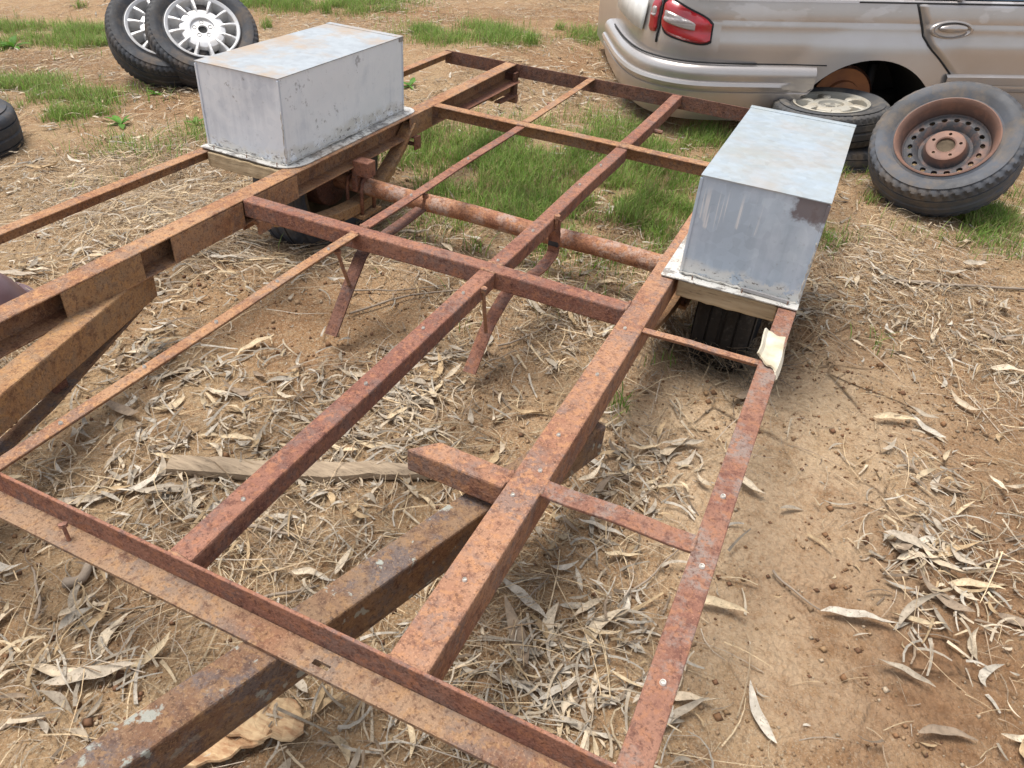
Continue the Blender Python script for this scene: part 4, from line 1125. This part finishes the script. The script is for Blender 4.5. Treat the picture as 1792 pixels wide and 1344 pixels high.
# ------------------------------------------------------------------ ground litter
POLY = np.array([(-1.15, -.05), (1.5, .1), (1.9, 2.2), (2.5, 4.8), (-2.6, 7.4), (-6.2, 4.0), (-2.4, .7)])
def inpoly(x, y):
    r = np.zeros(len(x), bool); j = len(POLY) - 1
    for i in range(len(POLY)):
        xi, yi = POLY[i]; xj, yj = POLY[j]
        c = ((yi > y) != (yj > y)) & (x < (xj - xi) * (y - yi) / (yj - yi + 1e-12) + xi)
        r ^= c; j = i
    return r
def density(kind, x, y):
    if kind == 'leaf':
        d = .05 + .45 * np.clip((fbm(x * 2.1 + 31, y * 2.1 + 5, 3) - .50) * 5, 0, 1)
        L = [(620, 690, .16, 1.2), (720, 700, .16, 1.3), (690, 760, .12, 1.2), (470, 660, .16, .8), (310, 730, .18, 1.1), (250, 620, .12, 1.0), (430, 890, .16, 1.0), (560, 800, .14, .8), (150, 880, .16, .7), (1110, 800, .12, 1.3), (1140, 860, .12, 1.3), (1000, 900, .1, .8), (1010, 1180, .13, 1.3), (1090, 1060, .11, .9), (980, 1280, .14, 1.4), (900, 1230, .10, .8), (1610, 1010, .10, 3.2), (1640, 1080, .09, 2.6), (1600, 930, .10, 1.4), (1480, 1080, .08, 1.0), (1590, 820, .10, 1.2), (1020, 540, .16, .8), (980, 600, .13, .7), (870, 480, .12, .5), (140, 180, .4, .5), (60, 500, .2, .6), (400, 430, .2, .6), (700, 620, .15, .5), (800, 620, .12, .6), (600, 1290, .1, .8), (100, 1170, .14, .8), (1450, 560, .25, .5), (960, 130, .5, .5), (1230, 190, .5, .4)]
        for px, py, r, a in L:
            bx, by = P(px, py); d = d + a * blob(x, y, bx, by, r)
        for px, py, r in [(560, 580, .26), (1420, 860, .34), (1400, 1080, .22), (1420, 700, .30), (1600, 1250, .28), (1500, 640, .25), (1250, 580, .2), (1420, 1250, .2), (400, 580, .12)]:
            bx, by = P(px, py); d = d * (1 - .9 * blob(x, y, bx, by, r))
    elif kind == 'straw':
        d = .14 + 1.0 * np.clip((fbm(x * 1.6 + 11, y * 1.6 + 25, 4) - .45) * 4.5, 0, 1)
        for px, py, r, a in [(350, 330, .5, .9), (450, 300, .4, .8), (560, 430, .2, .8), (450, 960, .2, .9), (560, 930, .14, 1.0), (800, 1220, .2, 1.0), (1000, 1000, .2, .7), (640, 720, .25, .9), (1500, 450, .45, .6), (1240, 560, .12, 1.0), (1600, 900, .16, 1.0), (1680, 650, .3, .8), (60, 1150, .2, .7)]:
            bx, by = P(px, py); d = d + a * blob(x, y, bx, by, r)
        for px, py, r in [(560, 580, .26), (1400, 880, .42), (1390, 1100, .30), (1450, 720, .32), (1650, 1230, .35), (1550, 640, .25), (1750, 800, .25), (100, 1000, .15), (60, 700, .12)]:
            bx, by = P(px, py); d = d * (1 - .80 * blob(x, y, bx, by, r))
    elif kind == 'grass':
        d = np.zeros(len(x))
        for px, py, r, a in [(1000, 330, .42, 1.0), (1120, 350, .30, 1.0), (900, 290, .30, .8), (950, 380, .22, .9), (1150, 300, .3, .9), (1040, 270, .3, .7), (860, 330, .25, .6), (830, 350, .16, .35), (720, 260, .25, .5),
                             (1560, 335, .22, .9), (1660, 365, .20, 1.0), (1740, 385, .22, .8), (1500, 320, .18, .9), (1610, 372, .14, .9), (1560, 352, .14, .9), (1700, 392, .16, .8), (1480, 260, .2, .3), (1440, 420, .1, .25),
                             (60, 58, .22, 1.0), (140, 60, .22, 1.0), (-40, 58, .28, 1.0), (40, 195, .22, 1.0), (120, 190, .22, .6), (20, 160, .2, .9), (170, 175, .18, .35),
                             (500, 3, .25, 1.0), (580, 8, .22, .9), (430, 2, .25, .7), (760, 58, .22, .7), (830, 62, .25, 1.0), (640, 10, .3, .4), (190, 72, .18, .8), (1260, 245, .2, .35), (1100, 240, .25, .35), (350, 230, .15, .2), (240, 265, .2, .12), (1040, 70, .2, .25)]:
            bx, by = P(px, py); d = np.maximum(d, a * blob(x, y, bx, by, r))
        d = d * np.clip((fbm(x * 5 + 3, y * 5 + 9, 3) - .38) * 4, 0, 1)
    return d
def sample(kind, n, cap, near=0.0):
    out = []; tot = 0
    while tot < n:
        m = 60000
        x = rng.uniform(-6.2, 2.5, m); y = rng.uniform(-.1, 7.4, m)
        k = inpoly(x, y); x, y = x[k], y[k]
        d = density(kind, x, y) / cap
        if near: d = d * np.clip(near / np.maximum(.3, np.hypot(x, y - .0)) , .12, 1.0) ** 1.3
        k = rng.random(len(x)) < d
        out.append(np.stack([x[k], y[k]], 1)); tot += k.sum()
    return np.concatenate(out)[:n]

LEAFC = np.array([(.44, .375, .29), (.52, .425, .305), (.35, .295, .225), (.56, .445, .29), (.47, .42, .345), (.27, .205, .145), (.60, .50, .365), (.46, .335, .195), (.55, .49, .40)])
def leaf_shape(n, L, Wd, sick, fold, curl, twist):
    """gum leaf along +x: n+1 stations of 3 verts"""
    t = np.linspace(0, 1, n + 1)
    wv = np.sin(np.pi * np.clip(t, 0, 1) ** .85) ** .8 * Wd / 2 + .0007
    x = (t - .5) * L; yc = sick * L * (4 * t * (1 - t)) ; zc = curl * L * (2 * t - 1) ** 2
    tw = twist * (t - .5)
    V = []
    for k in range(n + 1):
        for s in (-1, 0, 1):
            yy = s * wv[k] * math.cos(tw[k]); zz = abs(s) * wv[k] * fold + s * wv[k] * math.sin(tw[k])
            V.append((x[k], yc[k] + yy, zc[k] + zz))
    F = []
    for k in range(n):
        for s in (0, 1):
            a = k * 3 + s; F.append((a, a + 1, a + 4, a + 3))
    return np.array(V), np.array(F)
# the leaves that show largest, one object each
shapes = []
for k in range(16):
    L = random.uniform(.070, .125); V, F = leaf_shape(9, L, L * random.uniform(.11, .21), random.uniform(-.20, .20), random.uniform(-.1, .8), random.uniform(-.04, .20), random.uniform(-2.2, 2.2))
    V[:, 2] += .02 * L * np.sin(V[:, 0] / L * 14 + k)
    V[:, 2] -= np.percentile(V[:, 2], 12)
    c = LEAFC[k % len(LEAFC)]
    cols = np.tile(c, (len(V), 1)); cols[1::3] *= 1.10
    me = fast_mesh('leaf', V, F, cols, True); me.materials.append(MATS['litter']); shapes.append(me)
spots = [(1190, 790, .6), (1180, 800, 1.2), (1575, 1190, 0), (700, 735, 1.4), (688, 672, 1.9), (640, 720, .3), (510, 700, .2), (210, 985, 2.1), (15, 990, .1), (165, 1195, .7), (100, 1180, .3), (270, 835, 2), (650, 690, .2), (915, 1055, 2.7), (905, 1120, 2.3), (1060, 1110, 1.2), (1145, 1230, .9), (1200, 1240, .3), (1190, 1270, 1.), (1090, 985, .6), (1050, 935, .1), (1055, 870, 1.5), (1030, 835, 1.2), (930, 735, .7), (825, 425, 2.9), (720, 415, .4), (780, 440, 2.6), (1290, 430, 2.8), (960, 430, 2.4), (905, 460, .3), (1730, 590, 2.8), (1770, 660, .2), (1760, 545, 1.5), (1690, 715, 2.6), (1600, 725, 2.4), (1560, 745, .4), (1620, 755, 2.6), (1660, 870, .1), (1740, 860, 2.), (1540, 470, .3), (1530, 480, 2.5), (1700, 470, .8), (1680, 430, 1.0), (1660, 480, .4), (1390, 560, .1), (1500, 1090, .2), (1640, 1050, 2.6), (1610, 990, .4), (1580, 960, .1), (1660, 1000, 2.9), (1600, 1080, 1.0), (1700, 1040, .3), (1350, 640, 1.0), (420, 420, .2), (180, 210, .4), (80, 300, .6), (140, 285, .2), (30, 490, .5), (60, 480, .3), (520, 390, 2.6), (450, 615, 1.2), (400, 460, .5), (1300, 700, 1.1), (1310, 850, 2.5), (760, 640, .2), (970, 545, .3), (940, 540, 2.4), (1250, 1075, .1), (1330, 1255, 2.2), (1650, 1300, .4), (1780, 1290, .5), (480, 870, .3), (250, 850, 1.3), (300, 870, .8), (380, 830, .2)]
n_big = 300
lp = sample('leaf', 1500, 2.2, 1.8)
ext = [(q[0], q[1]) for q in lp[:n_big - len(spots)]]
allspots = [(P(px, py)[0], P(px, py)[1], a) for px, py, a in spots] + [(x, y, random.uniform(0, 6.28)) for x, y in ext]
for k, (x, y, a) in enumerate(allspots):
    o = bpy.data.objects.new('leaf', shapes[k % 16]); COL.objects.link(o); o.parent = ground
    sc = random.uniform(.55, .92) if k >= len(spots) else random.uniform(.85, 1.15)
    o.location = (x, y, g1(x, y) + .006 + (.010 * random.random() if k > len(spots) else .010)); o.scale = (sc, sc, sc)
    o.rotation_euler = (random.uniform(-.35, .35), random.uniform(-.2, .2), a)
# the rest of the leaf litter
def scatter_leaves(pts, n_st, lmin, lmax, lift, dark=1.0):
    Vs, Fs, Cs = [], [], []; off = 0
    H0 = gh(pts[:, 0], pts[:, 1])
    pool = [leaf_shape(n_st, 1.0, random.uniform(.07, .22), random.uniform(-.25, .25), random.uniform(-.2, 1.0), random.uniform(-.08, .25), random.uniform(-3., 3.)) for _ in range(40)]
    for k in range(len(pts)):
        V, F = pool[k % 40]
        L = rng.uniform(lmin, lmax); a, tx, ty = rng.uniform(0, 6.283), rng.normal(0, .20), rng.normal(0, .14)
        V = V * L
        if rng.random() < .35: V = V[:, :] * np.array([rng.uniform(.4, .8), 1, 1])   # broken pieces
        ca, sa = math.cos(a), math.sin(a)
        z = V[:, 2] + V[:, 0] * ty + V[:, 1] * tx
        x = V[:, 0] * ca - V[:, 1] * sa + pts[k, 0]; y = V[:, 0] * sa + V[:, 1] * ca + pts[k, 1]
        Vs.append(np.stack([x, y, z - z.min() * .6 + H0[k] + lift * rng.random()], 1)); Fs.append(F + off); off += len(V)
        c = LEAFC[rng.integers(len(LEAFC))] * rng.uniform(.75, 1.12) * dark
        Cs.append(np.tile(c, (len(V), 1)))
    return np.concatenate(Vs), np.concatenate(Fs), np.concatenate(Cs)
pts = np.concatenate([lp[n_big:], sample('leaf', 2200, 3.2, 2.6)])
V, F, C = scatter_leaves(pts, 6, .025, .080, .014)
ll = add('leaf_litter', fast_mesh('leaf_litter', V, F, C, True), 'litter', ground); ll['kind'] = 'stuff'
pts = sample('straw', 16000, 2.4)
V, F, C = scatter_leaves(pts, 3, .008, .030, .005, .95)
ll = add('leaf_crumbs', fast_mesh('leaf_crumbs', V, F, C, False), 'litter', ground); ll['kind'] = 'stuff'

def ribbons(pts, L, W, bend, lift, cols, seg=3, tilt=.10, heading=None):
    n = len(pts)
    a = rng.uniform(0, 6.283, n) if heading is None else heading
    k = rng.normal(0, bend, n); tl_ = rng.normal(0, tilt, n); up = lift * rng.random(n)
    arch_ = rng.uniform(0, .10, n) * L
    Vs = np.zeros((n, seg + 1, 2, 3))
    px = pts[:, 0].copy(); py = pts[:, 1].copy(); h = a.copy()
    for s in range(seg + 1):
        z = gh(px, py) + up + .0025 + (s / seg - .5) * L * tl_ + arch_ * math.sin(math.pi * s / seg)
        nxv, nyv = -np.sin(h), np.cos(h)
        wv = W * (1 - .5 * (s / seg))
        for j, sg in enumerate((-.5, .5)):
            Vs[:, s, j, 0] = px + nxv * wv * sg; Vs[:, s, j, 1] = py + nyv * wv * sg; Vs[:, s, j, 2] = z + wv * .5 * sg
        px = px + np.cos(h) * L / seg; py = py + np.sin(h) * L / seg; h = h + k / seg
    base = (np.arange(n) * (seg + 1) * 2)[:, None, None]
    q = np.array([[2 * s, 2 * s + 1, 2 * s + 3, 2 * s + 2] for s in range(seg)])[None]
    F = (base + q).reshape(-1, 4)
    return Vs.reshape(-1, 3), F, np.repeat(cols, (seg + 1) * 2, axis=0)
def straw_cols(n):
    pal = np.array([(.53, .40, .245), (.46, .35, .225), (.38, .30, .21), (.60, .47, .30), (.33, .245, .165), (.44, .37, .29), (.29, .20, .12)])
    return pal[rng.integers(len(pal), size=n)] * rng.uniform(.75, 1.12, (n, 1))
def swath(p, k=.8): return 6.283 * 2.0 * fbm(p[:, 0] * 1.3 + 50, p[:, 1] * 1.3 + 60, 2) + rng.normal(0, k, len(p))
n = 80000
p_ = sample('straw', n, 2.4)
V, F, C = ribbons(p_, rng.uniform(.015, .075, n), rng.uniform(.0008, .0019, n), .8, .007, straw_cols(n), heading=swath(p_, 1.7))
st = add('straw', fast_mesh('straw', V, F, C), 'litter', ground); st['kind'] = 'stuff'
n = 6500
p_ = sample('straw', n, 2.4, 1.9)
V, F, C = ribbons(p_, rng.uniform(.07, .19, n), rng.uniform(.0012, .0028, n), .6, .022, straw_cols(n) * 1.08, 4, .06, heading=swath(p_, 1.2))
st = add('straw', fast_mesh('long_straw', V, F, C), 'litter', ground); st['kind'] = 'stuff'
n = 10000   # shredded strips of bark and leaf
p_ = np.concatenate([sample('leaf', n // 2, 3.0, 2.2), sample('straw', n // 2, 2.4, 2.4)])
V, F, C = ribbons(p_, rng.uniform(.025, .09, n), rng.uniform(.0025, .0065, n), .9, .018, LEAFC[rng.integers(len(LEAFC), size=n)] * rng.uniform(.65, 1.08, (n, 1)), 4, .14, heading=swath(p_, 1.5))
st = add('shredded_bark', fast_mesh('shredded_bark', V, F, C), 'litter', ground); st['kind'] = 'stuff'
# dry grass fallen into the hollow under the right wheel box
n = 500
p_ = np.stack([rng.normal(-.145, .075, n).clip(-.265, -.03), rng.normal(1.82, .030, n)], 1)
V, F, C = ribbons(p_, rng.uniform(.05, .16, n), rng.uniform(.0012, .003, n), 1.2, .09, straw_cols(n) * .40, 4, .25)  # straw colours darkened to paint in the shade of the hollow
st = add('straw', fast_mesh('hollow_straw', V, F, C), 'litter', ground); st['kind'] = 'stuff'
# crumbs of soil and small stones
n = 34000
x = rng.uniform(-2.4, 1.1, n); y = rng.uniform(.1, 3.4, n); k = inpoly(x, y); x, y = x[k], y[k]
k = rng.random(len(x)) < (.25 + .75 * np.clip((fbm(x * 3 + 2, y * 3 + 1, 3) - .42) * 4, 0, 1)); x, y = x[k], y[k]; n = len(x)
oct_ = np.array([(1, 0, 0), (0, 1, 0), (-1, 0, 0), (0, -1, 0), (0, 0, 1), (0, 0, -1)], float)
of = np.array([(0, 1, 4), (1, 2, 4), (2, 3, 4), (3, 0, 4), (1, 0, 5), (2, 1, 5), (3, 2, 5), (0, 3, 5)])
r = rng.lognormal(math.log(.0028), .5, n).clip(.0014, .011)
V = oct_[None] * (r[:, None, None] * rng.uniform(.6, 1.3, (n, 6, 1)))
V[..., 0] += x[:, None]; V[..., 1] += y[:, None]; V[..., 2] += (gh(x, y) + r * .3)[:, None]
F = (of[None] + (np.arange(n) * 6)[:, None, None]).reshape(-1, 3)
C = np.repeat(np.array([(.24, .13, .065), (.30, .19, .10), (.42, .33, .23), (.19, .10, .055), (.36, .24, .14)])[rng.integers(5, size=n)] * rng.uniform(.8, 1.15, (n, 1)), 6, axis=0)
so_ = add('soil_crumbs', fast_mesh('soil_crumbs', V.reshape(-1, 3), F, C), 'litter', ground); so_['kind'] = 'stuff'

# twigs
TW = [((560, 470), (700, 400), .004), ((610, 545), (900, 505), .005), ((0, 565), (130, 545), .005), ((620, 520), (780, 500), .004), ((400, 1060), (560, 1040), .006), ((470, 1110), (640, 1010), .004), ((70, 1090), (60, 1000), .005), ((735, 630), (830, 618), .004), ((1350, 1005), (1430, 1075), .004), ((690, 650), (770, 560), .003), ((180, 870), (330, 830), .004), ((430, 935), (560, 950), .006), ((1700, 1010), (1792, 960), .004), ((1400, 545), (1440, 556), .005), ((1440, 580), (1490, 620), .003), ((840, 645), (905, 620), .003), ((20, 700), (190, 640), .003), ((330, 760), (240, 850), .005), ((880, 1090), (960, 1010), .003), ((1100, 1060), (1180, 960), .004), ((1640, 960), (1590, 1010), .004), ((1010, 450), (1080, 420), .004), ((560, 700), (700, 640), .003), ((130, 480), (260, 420), .003), ((870, 610), (1000, 560), .004), ((940, 640), (1040, 590), .003)]
n_ = NT('twig'); n_.fin(n_.mix(n_.noise(40, 4), (.20, .155, .115), (.33, .27, .21)), .9, 0, n_.bump(n_.noise(120, 3), .5, .003), .2)
for a, b, r in TW:
    A, B = Vector(atg(*a)), Vector(atg(*b)); pts, rs = [], []
    side = (B - A).cross(Vector((0, 0, 1))).normalized(); ph = random.random() * 6; L = (B - A).length
    for k in range(9):
        u = k / 8; q = A.lerp(B, u) + side * L * (.05 * math.sin(u * 4 + ph) + .02 * math.sin(u * 9 + ph)); q.z = g1(q.x, q.y) + .008 + r; pts.append(q); rs.append(r * .7 * (1 - .5 * u))
    bm = bmesh.new(); tube(bm, pts, rs, 6); bm_obj('twig', bm, 'twig', ground, 0, True)
def stick(a, b, r, lab):
    A, B = Vector(atg(*a)), Vector(atg(*b)); pts = []
    for k in range(11):
        u = k / 10; q = A.lerp(B, u); q += (B - A).cross(Vector((0, 0, 1))).normalized() * .015 * math.sin(u * 5); q.z = g1(q.x, q.y) + r * .9 + .004; pts.append(q)
    bm = bmesh.new(); tube(bm, pts, [r * (1 - .25 * k / 10) for k in range(11)], 8); tag(bm_obj('stick', bm, 'twig', None, 0, True), lab, 'stick')
stick((1560, 494), (1800, 514), .006, 'long thin stick lying on dry straw beyond the grey fronted wheel box')
stick((116, 1028), (178, 990), .010, 'short thick broken stick on bare soil near the front angle')
# curled bark pieces by the drawbar
for px, py, a, lab in ((470, 1270, .4, 'pale curled bark slab lying beside the front drawbar'), (400, 1300, .9, 'brown striped bark slab under the front drawbar')):
    bm = bmesh.new(); q = atg(px, py); rows = []
    for i in range(9):
        row = []
        for j in range(6):
            u, v = i / 8 - .5, j / 5 - .5
            x, y = u * .11 * (1 - .3 * v), v * .075 * (1 + .12 * math.sin(i * 2.1) - 1.2 * u * u); xx = q[0] + x * math.cos(a) - y * math.sin(a); yy = q[1] + x * math.sin(a) + y * math.cos(a)
            row.append(bm.verts.new((xx, yy, g1(xx, yy) + .012 + .35 * v * v * .1 + .004 * math.sin(i * 1.7 + j))))
        rows.append(row)
    for i in range(8):
        for j in range(5): bm.faces.new((rows[i][j], rows[i + 1][j], rows[i + 1][j + 1], rows[i][j + 1]))
    o = bm_obj('bark_slab', bm, 'bark', None) if 'bark' in MATS else None
    if o is None:
        n_ = NT('bark'); g_ = n_.noise(1, 4, .6, n_.mapped((22, 90, 40))); n_.fin(n_.mix(n_.ramp(g_, [(.4, 0.), (.62, 1.)]), (.50, .36, .21), (.30, .17, .09)), .9, 0, n_.bump(g_, .7, .004), .2)
        o = bm_obj('bark_slab', bm, 'bark', None)
    m = o.modifiers.new('s', 'SOLIDIFY'); m.thickness = .004
    tag(o, lab, 'bark')

# ------------------------------------------------------------------ grass and weeds
def blades(pts, L, W, lean, cols, seg=3):
    n = len(pts); a = rng.uniform(0, 6.283, n); ln = np.abs(rng.normal(lean, .3, n))
    Vs = np.zeros((n, seg + 1, 2, 3)); z0 = gh(pts[:, 0], pts[:, 1]) - .004
    wx, wy_ = -np.sin(a + rng.normal(0, .5, n)), np.cos(a)
    for s in range(seg + 1):
        t = s / seg; r_ = L * ln * t * t * .9; z = z0 + L * t * (1 - .30 * ln * t).clip(.2)
        hw = W * .5 * (1 - t ** 1.7) + .0003
        for j, sg in enumerate((-1, 1)):
            Vs[:, s, j, 0] = pts[:, 0] + np.cos(a) * r_ + wx * hw * sg; Vs[:, s, j, 1] = pts[:, 1] + np.sin(a) * r_ + wy_ * hw * sg; Vs[:, s, j, 2] = z
    base = (np.arange(n) * (seg + 1) * 2)[:, None, None]
    q = np.array([[2 * s, 2 * s + 1, 2 * s + 3, 2 * s + 2] for s in range(seg)])[None]
    return Vs.reshape(-1, 3), (base + q).reshape(-1, 4), np.repeat(cols, (seg + 1) * 2, axis=0)
def green_cols(n, dry=.22):
    pal = np.array([(.190, .340, .055), (.145, .280, .046), (.255, .405, .080), (.230, .320, .085), (.330, .420, .115)])
    c = pal[rng.integers(len(pal), size=n)] * rng.uniform(.75, 1.2, (n, 1))
    k = rng.random(n) < dry; c[k] = np.array((.36, .29, .14)) * rng.uniform(.7, 1.1, (k.sum(), 1)); return c
n = 82000
p_ = sample('grass', n, 1.05)
V, F, C = blades(p_, rng.uniform(.025, .085, n), rng.uniform(.0014, .0030, n), .55, green_cols(n))
gr = add('grass', fast_mesh('grass', V, F, C), 'green'); gr['kind'] = 'stuff'
tag(gr, 'patches of short green grass growing through the dry litter', 'grass')
tufts = [((930, 78), .10, 120, 'grass tuft growing behind the rear crossbar'), ((980, 52), .09, 60, 'small grass tuft growing on dry soil near the car bumper'), ((570, 22), .13, 90, 'tall grass tuft behind the white streaked wheel box'), ((468, 48), .10, 80, 'grass tuft standing behind the spoked alloy wheel'), ((1080, 716), .085, 26, 'thin green grass tuft beside the right main rail'), ((1528, 600), .06, 14, 'tiny green sprig on bare soil beside the outer rail'), ((828, 440), .08, 30, 'fine green tuft between the axle and the crossbar'), ((140, 12), .09, 60, 'pale green tuft beyond the left hand grass patch'), ((135, 160), .10, 24, 'few tall grass stalks near the left hand grass patch'), ((1160, 640), .05, 12, 'little green shoots by the small flat bar'), ((815, 580), .05, 10, 'little green shoot beside the mid bearer'), ((1060, 70), .05, 30, 'low green sprout close to the car bumper')]
for (px, py), hgt, nb, lab in tufts:
    q = atg(px, py); p_ = np.stack([rng.normal(q[0], .022, nb), rng.normal(q[1], .022, nb)], 1)
    V, F, C = blades(p_, rng.uniform(.5, 1.15, nb) * hgt, rng.uniform(.002, .004, nb), .45, green_cols(nb, .05), 4)
    tag(add('grass_tuft', fast_mesh('grass_tuft', V, F, C), 'green'), lab, 'grass tuft')
weeds = [((212, 218), .085, 7, 'broad leaved weed on bare ground left of the streaked wheel box'), ((342, 218), .075, 6, 'broad leaved weed tucked against the streaked wheel box'), ((718, 152), .085, 8, 'bright green broad leaved weed between rear rails'), ((688, 252), .105, 7, 'bright green weed growing behind the leaf spring'), ((22, 80), .13, 10, 'large leafy weed at the edge of the grass'), ((272, 165), .05, 6, 'small flat weed on dry ground near the leaning wheels'), ((1220, 205), .05, 5, 'tiny weed below the car bumper')]
for (px, py), L, nl, lab in weeds:
    q = atg(px, py); z0 = g1(q[0], q[1]); e = thing('weed', (q[0], q[1], z0), lab, 'weed')
    for k in range(nl):
        V, F = leaf_shape(7, 1.0, .30, 0, .25, 0, .2); t = V[:, 0] + .5
        el = random.uniform(.25, 1.0); ll_ = L * random.uniform(.7, 1.15)
        r_ = t * math.cos(el) * ll_; zz = t * math.sin(el) * ll_ - .35 * ll_ * t * t + V[:, 2] * ll_ * .5 + .003
        a = 6.283 * k / nl + random.uniform(-.3, .3); yv = V[:, 1] * ll_
        W_ = np.stack([r_ * math.cos(a) - yv * math.sin(a), r_ * math.sin(a) + yv * math.cos(a), zz], 1)
        c = np.array((.115, .265, .035)) * random.uniform(.8, 1.2)
        add('leaf', fast_mesh('weed_leaf', W_, F, np.tile(c, (len(W_), 1)), True), 'green', e)

# ------------------------------------------------------------------ metres
# everything above is laid out in units of 1.15 m (measured off the chassis, whose true width is about 2 m): convert to metres
UNIT = 1.15
bpy.context.view_layer.update()
for o in list(S.objects):
    if o.parent is None and o.type in ('MESH', 'EMPTY'):
        o.matrix_world = Matrix.Scale(UNIT, 4) @ o.matrix_world
    elif o.type == 'CAMERA':
        o.location = o.location * UNIT
